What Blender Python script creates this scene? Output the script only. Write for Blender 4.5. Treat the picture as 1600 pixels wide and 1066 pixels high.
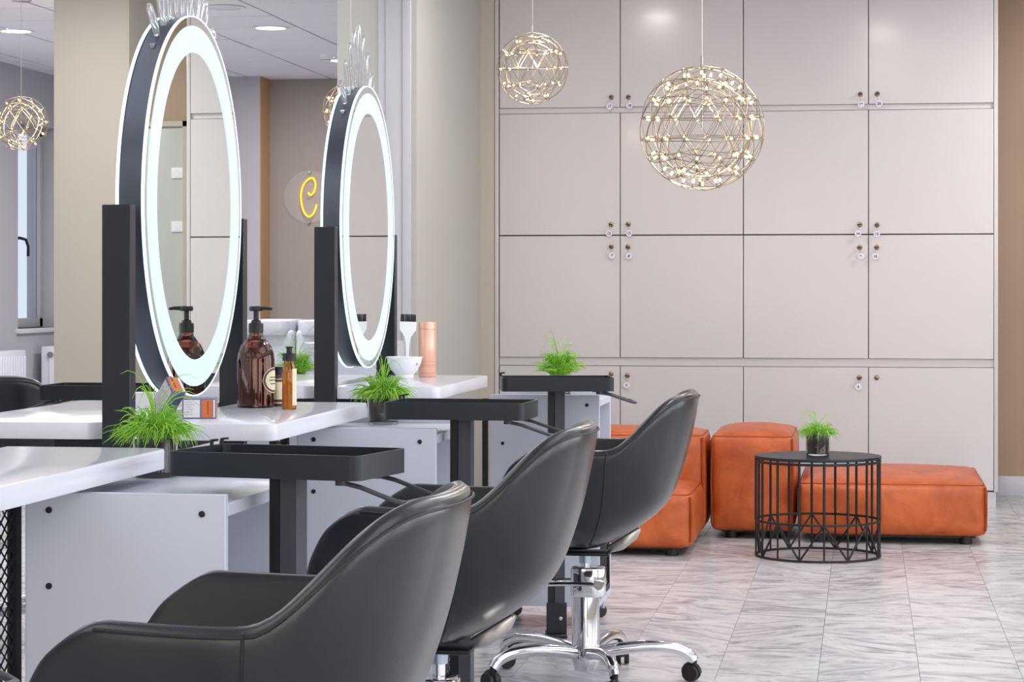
import bpy, bmesh, math, random
from mathutils import Vector, Matrix
random.seed(7)
PI = math.pi
sc = bpy.context.scene
for o in list(bpy.data.objects): bpy.data.objects.remove(o)

# ------------------------------------------------------------------ camera
H = 1.10; F = 3600.0
TH = math.atan(552 / F); CT, ST = math.cos(TH), math.sin(TH)
cam = bpy.data.cameras.new('camera'); co = bpy.data.objects.new('camera', cam)
sc.collection.objects.link(co); sc.camera = co
co.location = (0, 0, H); co.rotation_euler = (PI / 2, 0, TH)
cam.sensor_width = 36; cam.lens = 36 * F / 1600; cam.shift_y = -84 / 1600
cam.clip_end = 100
# ------------------------------------------------------------------ world, light, exposure
sc.view_settings.view_transform = 'Standard'; sc.view_settings.look = 'None'
sc.view_settings.gamma = 1; sc.view_settings.use_curve_mapping = False
sc.view_settings.exposure = -0.06
w = bpy.data.worlds.new('world'); sc.world = w; w.use_nodes = True
w.node_tree.nodes['Background'].inputs[0].default_value = (.80, .88, 1, 1)
w.node_tree.nodes['Background'].inputs[1].default_value = 1.0

def area(name, loc, size, power, col=(1, 1, 1), rot=(0, 0, 0), sy=None, parent=None, disk=False):
    l = bpy.data.lights.new(name, 'AREA'); l.energy = power; l.color = col; l.size = size
    if sy: l.shape = 'RECTANGLE'; l.size_y = sy
    if disk: l.shape = 'DISK'
    o = bpy.data.objects.new(name, l); sc.collection.objects.link(o)
    o.location = loc; o.rotation_euler = rot
    if parent: o.parent = parent
    return o
# soft fill lights added overhead, outside the picture
for i, (x, y) in enumerate(((.9, 1.5), (.9, 4.6), (.9, 7.7), (-2.6, 1.5), (-2.9, 4.6), (-2.9, 7.7), (-3.7, 9.6))):
    area('ceiling_panel_light', (x, y, 2.66), 2.0, 42 if i == 6 else 24, (1, .985, .98), sy=2.0)
area('ceiling_panel_light', (-4.2, 13.2, 2.66), 1.6, 30, (.95, .97, 1), sy=1.6)  # another added fill, for the far room
# fill light added behind the camera, brightens the surfaces facing it
area('shop_front_daylight', (-.9, -2.7, 1.45), 5.5, 250, (.95, .975, 1), rot=(PI / 2, 0, PI), sy=2.2)

# fill lights added along the right wall for sheen on the chair backs
for y in (-1.6, .8, 3.2, 5.6, 8.0):
    area('window_daylight', (3.86, y, 1.4), 1.9, 40, (.95, .975, 1), rot=(0, PI / 2, 0), sy=2.0)

# ------------------------------------------------------------------ materials
def lin(c):
    return tuple(((v / 255) / 12.92 if v / 255 <= .04045 else ((v / 255 + .055) / 1.055) ** 2.4) for v in c) + (1,)
def mat(name, rgb, rough=.5, metal=0, spec=.5, coat=0, coat_r=.05, emit=None, es=0, trans=0, ior=1.45, noise=0, nscale=8, bump=0, bscale=200, sheen=0):
    m = bpy.data.materials.new(name); m.use_nodes = True
    nt = m.node_tree; b = nt.nodes['Principled BSDF']
    c = lin(rgb)
    b.inputs['Base Color'].default_value = c
    b.inputs['Roughness'].default_value = rough; b.inputs['Metallic'].default_value = metal
    b.inputs['Specular IOR Level'].default_value = spec
    b.inputs['Coat Weight'].default_value = coat; b.inputs['Coat Roughness'].default_value = coat_r
    b.inputs['Transmission Weight'].default_value = trans; b.inputs['IOR'].default_value = ior
    if emit: b.inputs['Emission Color'].default_value = lin(emit); b.inputs['Emission Strength'].default_value = es
    tc = nt.nodes.new('ShaderNodeTexCoord')
    n = nt.nodes.new('ShaderNodeTexNoise'); n.inputs['Scale'].default_value = nscale; n.inputs['Detail'].default_value = 4
    nt.links.new(tc.outputs['Object'], n.inputs['Vector'])
    r = nt.nodes.new('ShaderNodeMix'); r.data_type = 'RGBA'
    k = noise if noise else .02
    r.inputs[6].default_value = tuple(v * (1 - k) for v in c[:3]) + (1,)
    r.inputs[7].default_value = tuple(min(1, v * (1 + k)) for v in c[:3]) + (1,)
    nt.links.new(n.outputs['Fac'], r.inputs[0]); nt.links.new(r.outputs[2], b.inputs['Base Color'])
    if bump:
        n2 = nt.nodes.new('ShaderNodeTexNoise'); n2.inputs['Scale'].default_value = bscale; n2.inputs['Detail'].default_value = 3
        nt.links.new(tc.outputs['Object'], n2.inputs['Vector'])
        bp = nt.nodes.new('ShaderNodeBump'); bp.inputs['Strength'].default_value = bump; bp.inputs['Distance'].default_value = .002
        nt.links.new(n2.outputs['Fac'], bp.inputs['Height']); nt.links.new(bp.outputs[0], b.inputs['Normal'])
    return m
M = {}
M['locker'] = mat('locker_lacquer', (208, 202, 203), .22, coat=.25, coat_r=.12)
M['locker_dark'] = mat('locker_joint', (120, 110, 106), .6)
M['beige'] = mat('beige_paint', (194, 186, 172), .5, noise=.04, nscale=2)
M['brown'] = mat('tan_paint', (178, 150, 126), .5, noise=.06, nscale=2)
M['greengrey'] = mat('grey_green_gloss_paint', (186, 187, 180), .34, noise=.03, nscale=2)
M['lavender'] = mat('pale_grey_paint', (178, 175, 182), .6, noise=.04, nscale=2)
M['taupe'] = mat('taupe_paint', (156, 146, 142), .6, noise=.05, nscale=2)
M['ochre'] = mat('ochre_paint', (178, 140, 100), .6)  # on the far return, orange light is put into this colour
M['trimwhite'] = mat('trim_white', (190, 190, 198), .3)
M['ceiling'] = mat('ceiling_tile', (232, 230, 240), .8, noise=.05, nscale=30)
M['ceiling_grid'] = mat('ceiling_grid', (150, 145, 148), .6)
M['worktop'] = mat('white_worktop', (230, 232, 241), .14, coat=0)
M['cart'] = mat('white_melamine', (196, 200, 212), .35)
M['black'] = mat('black_powder_coat', (24, 30, 38), .40, noise=.05, nscale=40)
M['blackside'] = mat('graphite_profile', (66, 67, 75), .45)
M['blackmatte'] = mat('black_plastic', (22, 23, 25), .45)
M['hole'] = mat('black_cap', (14, 14, 16), .6)
M['chrome'] = mat('chrome', (225, 225, 228), .07, 1)
M['steel'] = mat('satin_steel', (185, 182, 180), .25, 1)
M['zinc'] = mat('zinc_collar', (170, 185, 200), .3, .8)
M['leather'] = mat('black_leather', (28, 31, 36), .30, noise=.25, nscale=14, bump=.10, bscale=260, coat=.35, coat_r=.22)
M['leather_in'] = mat('black_leather_inside', (22, 25, 28), .42, noise=.3, nscale=14, bump=.1, bscale=260)
M['seam'] = mat('black_stitching', (30, 31, 34), .5)
M['casing'] = mat('mirror_casing', (82, 88, 98), .35, .7)
M['mirror'] = mat('mirror_silver', (232, 238, 234), 0.0, 1)
M['ledring'] = mat('led_frosted_glass', (90, 112, 120), .3, emit=(214, 240, 248), es=1.08)
M['lededge'] = mat('led_edge', (225, 245, 250), .3, emit=(205, 240, 248), es=1.05)
M['glassrim'] = mat('glass_rim', (190, 215, 215), .1, emit=(205, 240, 240), es=.55)
def glassmat(name, rgb, rough=.02, ior=1.45, tr=1):
    return mat(name, rgb, rough, trans=tr, ior=ior)
M['clear'] = glassmat('clear_glass', (250, 252, 252))
M['crown'] = mat('clear_acrylic', (238, 238, 240), .06, trans=.8, ior=1.3)
M['amber'] = glassmat('brown_glass', (196, 118, 92))
M['brownliq'] = mat('brown_lotion', (74, 36, 30), .12, coat=.8, spec=.8, noise=.3, nscale=20)
M['honey'] = glassmat('amber_glass', (228, 165, 40))
M['honeyliq'] = mat('amber_oil', (232, 160, 24), .15, coat=.6, noise=.4, nscale=30)
M['cream'] = mat('cream_label', (226, 214, 186), .6)
M['brownlabel'] = mat('brown_label', (84, 56, 54), .5)
M['orange'] = mat('orange_carton', (212, 112, 56), .5)
M['carton'] = mat('white_carton', (226, 222, 226), .5)
M['cartonblue'] = mat('blue_grey_carton', (112, 120, 150), .5)
M['cartongrey'] = mat('grey_carton', (172, 176, 190), .5)
M['copper'] = mat('rose_gold_can', (240, 186, 164), .26, .3)
M['white'] = mat('white_plastic', (236, 238, 242), .3)
M['bristle'] = mat('black_bristle', (34, 40, 50), .6)
M['porcelain'] = mat('white_porcelain', (198, 202, 214), .12, coat=.6)
M['soil'] = mat('dark_soil', (62, 50, 42), .8, noise=.5, nscale=90)
M['stone'] = mat('root_and_stone', (140, 120, 96), .7, noise=.4, nscale=60)
M['grass'] = mat('grass_green', (150, 205, 62), .45, noise=.3, nscale=25)
M['grass2'] = mat('dark_grass_green', (108, 165, 52), .5, noise=.3, nscale=25)
M['tag'] = mat('tag_white', (232, 226, 238), .4)
M['ink'] = mat('violet_ink', (62, 44, 110), .5)
M['brass'] = mat('lock_nickel', (150, 135, 105), .3, .9)
M['lockdark'] = mat('key_dark', (60, 50, 36), .4, .6)
M['wire'] = mat('pendant_wire', (165, 155, 138), .38, 1)
M['cord'] = mat('clear_cord', (215, 210, 206), .4)
M['led'] = mat('warm_led', (255, 235, 190), .3, emit=(255, 214, 140), es=3.2)
M['ledclear'] = mat('led_module', (255, 240, 215), .15, emit=(255, 220, 170), es=.35, trans=.6)
M['downlight'] = mat('downlight_lens', (255, 255, 255), .3, emit=(255, 252, 245), es=3.5)
M['neon'] = mat('neon_yellow', (255, 205, 40), .3, emit=(255, 190, 30), es=1.5)
M['acrylic'] = mat('acrylic_disc', (235, 235, 240), .1)
M['acrylic'].node_tree.nodes['Principled BSDF'].inputs['Alpha'].default_value = .09
M['radiator'] = mat('radiator_white', (222, 222, 234), .4)
M['winframe'] = mat('window_frame_grey', (172, 172, 178), .4)
M['pane'] = mat('window_glass', (250, 252, 255), .0, trans=1, ior=1.05)
M['sill'] = mat('marble_sill', (205, 203, 210), .25, noise=.08, nscale=12)
M['door'] = mat('door_grey', (196, 198, 194), .35)
M['tan_leather'] = None

def leather_orange():
    m = bpy.data.materials.new('cognac_leather'); m.use_nodes = True; nt = m.node_tree; b = nt.nodes['Principled BSDF']
    tc = nt.nodes.new('ShaderNodeTexCoord'); n = nt.nodes.new('ShaderNodeTexNoise')
    n.inputs['Scale'].default_value = 7; n.inputs['Detail'].default_value = 6; n.inputs['Roughness'].default_value = .6
    n.inputs['Distortion'].default_value = .6
    nt.links.new(tc.outputs['Object'], n.inputs['Vector'])
    r = nt.nodes.new('ShaderNodeValToRGB')
    r.color_ramp.elements[0].position = .3; r.color_ramp.elements[0].color = lin((160, 66, 17))
    r.color_ramp.elements[1].position = .72; r.color_ramp.elements[1].color = lin((210, 106, 50))
    nt.links.new(n.outputs['Fac'], r.inputs[0]); nt.links.new(r.outputs[0], b.inputs['Base Color'])
    b.inputs['Roughness'].default_value = .42
    n2 = nt.nodes.new('ShaderNodeTexVoronoi'); n2.inputs['Scale'].default_value = 180
    nt.links.new(tc.outputs['Object'], n2.inputs['Vector'])
    bp = nt.nodes.new('ShaderNodeBump'); bp.inputs['Strength'].default_value = .12; bp.inputs['Distance'].default_value = .002
    nt.links.new(n2.outputs['Distance'], bp.inputs['Height']); nt.links.new(bp.outputs[0], b.inputs['Normal'])
    return m
M['tan_leather'] = leather_orange()
M['tan_piping'] = mat('cognac_piping', (150, 62, 22), .45)

def marble():
    m = bpy.data.materials.new('grey_marble'); m.use_nodes = True; nt = m.node_tree; b = nt.nodes['Principled BSDF']
    N = nt.nodes.new; L = nt.links.new
    tc = N('ShaderNodeTexCoord'); oi = N('ShaderNodeObjectInfo')
    ro = N('ShaderNodeVectorRotate'); ro.rotation_type = 'Z_AXIS'
    mm = N('ShaderNodeMath'); mm.operation = 'MULTIPLY_ADD'; mm.inputs[1].default_value = 1.6; mm.inputs[2].default_value = -.8
    L(oi.outputs['Random'], mm.inputs[0])
    L(tc.outputs['Object'], ro.inputs['Vector']); L(mm.outputs[0], ro.inputs['Angle'])
    ad = N('ShaderNodeVectorMath'); ad.operation = 'ADD'
    mu = N('ShaderNodeVectorMath'); mu.operation = 'SCALE'; mu.inputs['Scale'].default_value = 37
    L(oi.outputs['Random'], mu.inputs[0]); L(ro.outputs[0], ad.inputs[0]); L(mu.outputs[0], ad.inputs[1])
    mp = N('ShaderNodeMapping'); mp.inputs['Scale'].default_value = (1.5, 3.8, 1); mp.inputs['Rotation'].default_value = (0, 0, .5)
    L(ad.outputs[0], mp.inputs['Vector'])
    n = N('ShaderNodeTexNoise'); n.inputs['Scale'].default_value = 2.6; n.inputs['Detail'].default_value = 9
    n.inputs['Roughness'].default_value = .68; n.inputs['Distortion'].default_value = 1.6
    L(mp.outputs[0], n.inputs['Vector'])
    r = N('ShaderNodeValToRGB'); e = r.color_ramp.elements
    e[0].position = .30; e[0].color = lin((122, 124, 131)); e[1].position = .66; e[1].color = lin((213, 215, 218))
    k = e.new(.43); k.color = lin((173, 175, 180)); k = e.new(.52); k.color = lin((200, 201, 204))
    L(n.outputs['Fac'], r.inputs[0])
    # tile to tile tone
    hv = N('ShaderNodeHueSaturation'); m2 = N('ShaderNodeMath'); m2.operation = 'MULTIPLY_ADD'
    m2.inputs[1].default_value = .10; m2.inputs[2].default_value = .93
    L(oi.outputs['Random'], m2.inputs[0]); L(m2.outputs[0], hv.inputs['Value']); L(r.outputs[0], hv.inputs['Color'])
    L(hv.outputs[0], b.inputs['Base Color'])
    b.inputs['Roughness'].default_value = .26
    return m
M['marble'] = marble()
M['grout'] = mat('grout', (150, 142, 138), .8)

# ------------------------------------------------------------------ mesh helpers
class MB:
    def __init__(s): s.v = []; s.f = []
    def add(s, vs, fs):
        n = len(s.v); s.v += [tuple(v) for v in vs]; s.f += [tuple(i + n for i in f) for f in fs]; return s
    def box(s, x0, x1, y0, y1, z0, z1):
        vs = [(x, y, z) for z in (z0, z1) for x, y in ((x0, y0), (x1, y0), (x1, y1), (x0, y1))]
        return s.add(vs, [(3, 2, 1, 0), (4, 5, 6, 7), (0, 1, 5, 4), (1, 2, 6, 5), (2, 3, 7, 6), (3, 0, 4, 7)])
    def prism(s, pts, z0, z1):
        n = len(pts)
        return s.add([(x, y, z0) for x, y in pts] + [(x, y, z1) for x, y in pts],
                     [tuple(range(n - 1, -1, -1)), tuple(range(n, 2 * n))] + [(i, (i + 1) % n, n + (i + 1) % n, n + i) for i in range(n)])
    def cyl(s, p0, p1, r0, r1=None, n=16, caps=True):
        return s.tube([p0, p1], [r0, r0 if r1 is None else r1], n, caps)
    def tube(s, path, r, n=8, caps=True, closed=False, flat=None):
        P = [Vector(p) for p in path]; m = len(P)
        R = r if isinstance(r, (list, tuple)) else [r] * m
        T = []
        for i in range(m):
            if closed: t = P[(i + 1) % m] - P[i - 1]
            else: t = P[min(i + 1, m - 1)] - P[max(i - 1, 0)]
            T.append(t.normalized() if t.length > 1e-9 else Vector((0, 0, 1)))
        up = Vector((0, 0, 1)) if abs(T[0].z) < .9 else Vector((1, 0, 0))
        u = T[0].cross(up).normalized(); vs = []
        for i in range(m):
            u = (u - T[i] * u.dot(T[i])); u = u.normalized() if u.length > 1e-6 else T[i].orthogonal().normalized()
            v = T[i].cross(u)
            for k in range(n):
                a = 2 * PI * k / n; vs.append(P[i] + (u * math.cos(a) + v * math.sin(a)) * R[i])
        fs = []
        for i in range(m if closed else m - 1):
            j = (i + 1) % m
            for k in range(n):
                l = (k + 1) % n; fs.append((i * n + k, i * n + l, j * n + l, j * n + k))
        if caps and not closed: fs += [tuple(range(n - 1, -1, -1)), tuple((m - 1) * n + k for k in range(n))]
        return s.add(vs, fs)
    def lathe(s, prof, n=32, c=(0, 0, 0)):
        vs = []; m = len(prof)
        for r, z in prof:
            for k in range(n):
                a = 2 * PI * k / n; vs.append((c[0] + max(r, 1e-5) * math.cos(a), c[1] + max(r, 1e-5) * math.sin(a), c[2] + z))
        fs = [(i * n + k, i * n + (k + 1) % n, (i + 1) * n + (k + 1) % n, (i + 1) * n + k) for i in range(m - 1) for k in range(n)]
        return s.add(vs, fs)
    def build(s, name, m, parent=None, smooth=None, bevel=0, seg=2, loc=None):
        me = bpy.data.meshes.new(name); me.from_pydata(s.v, [], s.f); me.update()
        if bevel:
            bm = bmesh.new(); bm.from_mesh(me)
            bmesh.ops.remove_doubles(bm, verts=bm.verts, dist=1e-6)
            es = [e for e in bm.edges if len(e.link_faces) == 2 and e.calc_face_angle(0) > .6]
            bmesh.ops.bevel(bm, geom=es, offset=bevel, segments=seg, profile=.5, affect='EDGES', clamp_overlap=True)
            bm.to_mesh(me); bm.free()
            if smooth is None: smooth = 40
        me.materials.append(M[m] if isinstance(m, str) else m)
        if smooth:
            me.polygons.foreach_set('use_smooth', [True] * len(me.polygons))
            bm = bmesh.new(); bm.from_mesh(me)
            for e in bm.edges:
                e.smooth = not (len(e.link_faces) == 2 and e.calc_face_angle(0) > math.radians(smooth))
            bm.to_mesh(me); bm.free()
        o = bpy.data.objects.new(name, me); sc.collection.objects.link(o)
        if parent: o.parent = parent
        if loc: o.location = loc
        return o
def tag(o, label=None, cat=None, group=None, kind=None):
    if label: o['label'] = label
    if cat: o['category'] = cat
    if group: o['group'] = group
    if kind: o['kind'] = kind
    return o
def thing(name, label, cat, loc=(0, 0, 0), rz=0, group=None):
    o = bpy.data.objects.new(name, None); sc.collection.objects.link(o); o.empty_display_size = .1
    o.location = loc; o.rotation_euler = (0, 0, rz)
    return tag(o, label, cat, group)
def copy_tree(o, parent=None):
    c = o.copy(); sc.collection.objects.link(c); c.parent = parent
    for ch in o.children: copy_tree(ch, c)
    return c
def struct(o, label=None): o['kind'] = 'structure'; o['label'] = label or o.name; return o
def sx(px, Y):      # room X of an image column on the plane y = Y
    r = (px - 800) / F; return Y * (r * CT - ST) / (CT + r * ST)
def gp(px, zc):
    xc = (px - 800) / F * zc; return xc * CT - zc * ST, xc * ST + zc * CT
def bez(p, n):
    out = []
    for i in range(n + 1):
        t = i / n; q = [Vector(a) for a in p]
        while len(q) > 1: q = [q[k].lerp(q[k + 1], t) for k in range(len(q) - 1)]
        out.append(q[0])
    return out
def catmull(p, n=6):
    P = [Vector(a) for a in p]; P = [2 * P[0] - P[1]] + P + [2 * P[-1] - P[-2]]; out = []
    for i in range(1, len(P) - 2):
        for k in range(n):
            t = k / n
            out.append(.5 * ((2 * P[i]) + (P[i + 1] - P[i - 1]) * t + (2 * P[i - 1] - 5 * P[i] + 4 * P[i + 1] - P[i + 2]) * t * t + (3 * P[i] - P[i - 1] - 3 * P[i + 1] + P[i + 2]) * t ** 3))
    out.append(P[-2]); return out

# ================================================================== SETTING
YL = 11.71                                   # locker front plane
# --- floor: marble tiles in view are pieces, the rest one joined piece
TW, TD, G = .285, .57, .0012
fl = MB(); fl.box(-6.3, 4.2, -3.2, 18, -.06, -.012)
floor = struct(fl.build('floor', 'grout'), 'grey veined marble tile floor')
tm = MB(); tm.box(0, TW - G, 0, TD - G, -.012, 0)
x_off = sx(1295.6, 8.68 * CT)                # one joint passes here
cnt = 0; rest = []
first = None
i0 = int((-6.2 - x_off) // TW); i1 = int((4.1 - x_off) // TW) + 1
for i in range(i0, i1):
    x = x_off + i * TW
    for j in range(-6, 33):
        y = j * TD + (.5 * TD if i % 2 else 0)
        if y > 17.9 or y < -3.1: continue
        # visible in the frame on the free floor?
        xm, ym = x + TW / 2, y + TD / 2
        zc = -xm * ST + ym * CT
        vis = zc > 4.5 and ym < 12.5 and -1.3 < xm and 700 < 800 + F * (xm * CT + ym * ST) / zc < 1640 and 449 + F * H / zc < 1110
        if vis and cnt < 290:
            if first is None: first = tm.build('floor_tile', 'marble', floor); o = first
            else: o = first.copy(); sc.collection.objects.link(o)
            o.location = (x, y, 0); cnt += 1
        else: rest.append((x, y))
rb = MB()
for x, y in rest: rb.box(x, x + TW - G, y, y + TD - G, -.012, 0)
tag(rb.build('floor_tile_field', 'marble', floor), kind='stuff')

# --- walls
def wallbox(name, m, b, label, bevel=0):
    o = MB(); o.box(*b); return struct(o.build(name, m, bevel=bevel), label)
CZ = 2.70
wallbox('wall_behind_camera', 'beige', (-6.3, 4.2, -3.3, -3.1, 0, CZ), 'beige wall behind the camera')
# unseen right wall, its windows added to let light in
wr = MB(); wr.box(3.9, 4.1, -3.1, 12.4, 0, .35); wr.box(3.9, 4.1, -3.1, 12.4, 2.45, CZ)
for a, b_ in ((-3.1, -2.6), (-.6, -.2), (1.8, 2.2), (4.2, 4.6), (6.6, 7.0), (9.0, 12.4)): wr.box(3.9, 4.1, a, b_, .35, 2.45)
struct(wr.build('wall_right', 'beige'), 'beige wall with tall shop windows')
for n, (a, b_) in enumerate(((-2.6, -.6), (-.2, 1.8), (2.2, 4.2), (4.6, 6.6), (7.0, 9.0))):
    e = bpy.data.objects.new('window_%d' % (n + 2), None); sc.collection.objects.link(e); struct(e, 'tall shop window in the right wall')
    f = MB()
    for q in ((a, a + .05), (b_ - .05, b_), ((a + b_) / 2 - .03, (a + b_) / 2 + .03)): f.box(3.95, 4.02, q[0], q[1], .35, 2.45)
    f.box(3.95, 4.02, a, b_, .35, .40); f.box(3.95, 4.02, a, b_, 2.40, 2.45)
    f.build('window_frame', 'winframe', e)
    p = MB(); p.box(3.98, 3.985, a + .05, b_ - .05, .40, 2.40); p.build('pane', 'pane', e)
# back wall right of the lockers, with door seen in the mirror
wb = MB(); wb.box(.60, 4.1, 12.40, 12.55, 0, CZ); struct(wb.build('wall_back_right', 'brown'), 'tan painted wall right of the lockers')
bb = MB(); bb.box(.66, .865, 12.385, 12.40, 0, .105); struct(bb.build('baseboard_back_right', 'sill', bevel=.003), 'pale marble skirting on the tan wall')
dr = bpy.data.objects.new('door_1', None); sc.collection.objects.link(dr); struct(dr, 'grey green door in the tan wall')
b_ = MB(); b_.box(.90, 1.85, 12.36, 12.40, 0.0, 2.0); b_.build('door_leaf', 'door', dr, bevel=.004)
b_ = MB(); b_.box(.87, .90, 12.34, 12.40, 0, 2.03); b_.box(1.85, 1.88, 12.34, 12.40, 0, 2.03); b_.box(.87, 1.88, 12.34, 12.40, 2.0, 2.03); b_.build('door_frame', 'beige', dr)
for z in (1.44, 1.74, .3):
    b_ = MB(); b_.box(.895, .97, 12.35, 12.362, z - .03, z + .03); b_.build('hinge', 'white', dr, bevel=.002)
# side wall grey green (right-facing) + pillar front + trims; return wall beside the lockers
XS = -1.96; YP = 10.0
p0 = sx(527, YP)
wallbox('wall_pillar', 'greengrey', (p0, XS, YP, 12.9, 0, CZ), 'grey green gloss wall and pillar behind the far mirror')
wallbox('wall_beside_lockers', 'beige', (XS, -1.888, YL - .005, 12.9, 0, CZ), 'narrow beige wall strip left of the lockers')
def trimx(name, a, b, d, m, label):
    o = MB(); o.box(sx(a, YP), sx(b, YP), YP - d, YP + .02, 0, CZ); struct(o.build(name, m, bevel=.002), label)
trimx('trim_1', 592, 603, .012, 'trimwhite', 'thin pale trim strip on the pillar')
trimx('trim_2', 603.6, 629.5, .02, 'trimwhite', 'broad pale trim board on the pillar')
trimx('trim_3', 630.2, 643, .028, 'trimwhite', 'raised white trim strip at the pillar corner')
# column A
ya = 11.15
ca = MB(); ca.box(sx(84, ya), sx(202, ya), ya, 12.25, 0, CZ); struct(ca.build('wall_column', 'beige', bevel=.003), 'broad beige column behind the near mirror')
# far room
wallbox('wall_far', 'taupe', (-4.53, -1.5, 17.24, 17.4, 0, CZ), 'taupe far wall with the neon sign')
wallbox('wall_far_block', 'lavender', (-6.05, -4.535, 16.97, 17.4, 0, CZ), 'pale grey far wall block')
wallbox('trim_4', 'ochre', (-4.535, -4.528, 16.972, 17.4, 0, CZ), 'ochre painted return beside the far wall')
XL = -6.05
wl = MB()
wy0, wy1, wz0, wz1 = 15.91, 16.75, .80, 2.30
wl.box(XL - .25, XL, -3.3, wy0, 0, CZ); wl.box(XL - .25, XL, wy1, 17.4, 0, CZ); wl.box(XL - .25, XL, wy0, wy1, 0, wz0); wl.box(XL - .25, XL, wy0, wy1, wz1, CZ)
struct(wl.build('wall_left', 'lavender'), 'lavender grey left wall with the window recess')
sl = MB(); sl.box(XL - .2, XL + .03, wy0 - .04, wy1 - .0, wz0 - .035, wz0); struct(sl.build('trim_5', 'sill', bevel=.004), 'marble window sill')
wn = bpy.data.objects.new('window_1', None); sc.collection.objects.link(wn); struct(wn, 'narrow window with dark handle in the left recess')
f = MB(); fx = XL - .12
f.box(fx - .05, fx, wy0, wy0 + .05, wz0, wz1); f.box(fx - .05, fx, wy1 - .07, wy1 - .005, wz0, wz1); f.box(fx - .05, fx, wy0, wy1, wz0, wz0 + .07); f.box(fx - .05, fx, wy0, wy1, wz1 - .06, wz1)
f.build('window_frame', 'winframe', wn, bevel=.004)
f = MB(); f.box(fx - .03, fx - .025, wy0 + .05, wy1 - .07, wz0 + .07, wz1 - .06); f.build('pane', 'pane', wn)
hx = XL - .08
f = MB(); f.box(fx, fx + .012, 16.10, 16.13, 1.40, 1.50); f.tube([(fx + .01, 16.115, 1.46), (fx + .06, 16.115, 1.46), (fx + .07, 16.20, 1.45), (fx + .07, 16.25, 1.40), (fx + .065, 16.26, 1.33)], .011, 8)
f.build('window_handle', 'blackmatte', wn)
# ceiling: slab, grid, tiles
wallbox('ceiling', 'ceiling_grid', (-6.3, 4.1, -3.3, 17.4, CZ + .015, CZ + .1), 'suspended white tile ceiling')
ceil = bpy.data.objects['ceiling']
t0 = None; CW = .6; rest = MB()
for i in range(-11, 7):
    for j in range(-6, 30):
        x, y = i * CW + .15, j * CW + .02
        if y > 17.2 or y + CW < -3.2 or x > 4 or x + CW < -6.2: continue
        zc = -x * ST + y * CT; px = 800 + F * (x * CT + y * ST) / zc if zc > 1 else 9999
        if y > 11.6 and x < -1.2 and -120 < px < 560:
            if t0 is None: t = MB(); t.box(.008, CW - .008, .008, CW - .008, .0, .014); t0 = o = t.build('ceiling_tile', 'ceiling', ceil, bevel=.003, seg=1)
            else: o = t0.copy(); sc.collection.objects.link(o)
            o.location = (x, y, CZ + random.uniform(-.001, .001))
        else: rest.box(x + .008, x + CW - .008, y + .008, y + CW - .008, CZ, CZ + .014)
tag(rest.build('ceiling_tile_field', 'ceiling', ceil), kind='stuff')

# ================================================================== LOCKERS
colX = [sx(p, YL) for p in (780, 969, 1161.5, 1357, 1553)]
XR = colX[-1] + .02; XLk = -1.886
rows = [(.085, .698), (.741, 1.3635), (1.3675, 1.991), (2.020, 2.64)]
lk = thing('locker_wall', 'wall of white gloss lockers with numbered key tags behind the orange seating', 'lockers')
c = MB(); c.box(XLk, XR, YL + .022, 12.40, .075, CZ - .01); c.build('carcass', 'locker_dark', lk)
c = MB(); c.box(XLk, colX[0] - .003, YL, YL + .03, .078, CZ - .01); c.build('end_panel', 'locker', lk, bevel=.002)
c = MB(); c.box(colX[-1], XR, YL, YL + .03, .078, CZ - .01); c.build('end_panel', 'locker', lk, bevel=.002)
c = MB(); c.box(XR - .018, XR, YL + .03, 12.39, .078, CZ - .01); c.build('side_panel', 'locker', lk)
for z0, z1 in ((.698, .741), (1.991, 2.020)):
    c = MB(); c.box(colX[0], colX[-1], YL + .014, YL + .024, z0 + .002, z1 - .0); c.build('finger_groove', 'locker', lk)
c = MB(); c.box(XLk, XR - .02, YL + .05, YL + .07, 0, .078); c.build('plinth', 'locker', lk)
c = MB(); c.box(XR - .05, XR - .01, YL + .01, YL + .05, 0, .078); c.build('foot', 'locker', lk)
doors = {}
for i in range(4):
    for j, (z0, z1) in enumerate(rows):
        c = MB(); c.box(colX[i] + .002, colX[i + 1] - .002, YL, YL + .02, z0 + .001, z1 - .001)
        doors[i, j] = c.build('door', 'locker', lk, bevel=.0015, seg=1)
lock = MB(); lock.lathe([(0, .004), (.009, .004), (.011, .002), (.011, 0)], 16)
lockm = lock
def put_lock(px, py, door):
    x = sx(px, YL); zc = -x * ST + YL * CT; z = H + (449 - py) * zc / F
    o = MB(); o.lathe([(.013, 0), (.013, .004), (.010, .006), (0, .006)], 16); o = o.build('lock', 'brass', doors[door], smooth=40)
    o.rotation_euler = (PI / 2, 0, 0); o.location = (x, YL, z)
    return x, z
ROWW = {3: 'top door row', 2: 'second door row from the top', 1: 'third door row from the top', 0: 'bottom door row'}
COLW = ['left tag of the left pair', 'right tag of the left pair', 'left tag of the right pair', 'right tag of the right pair']
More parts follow.
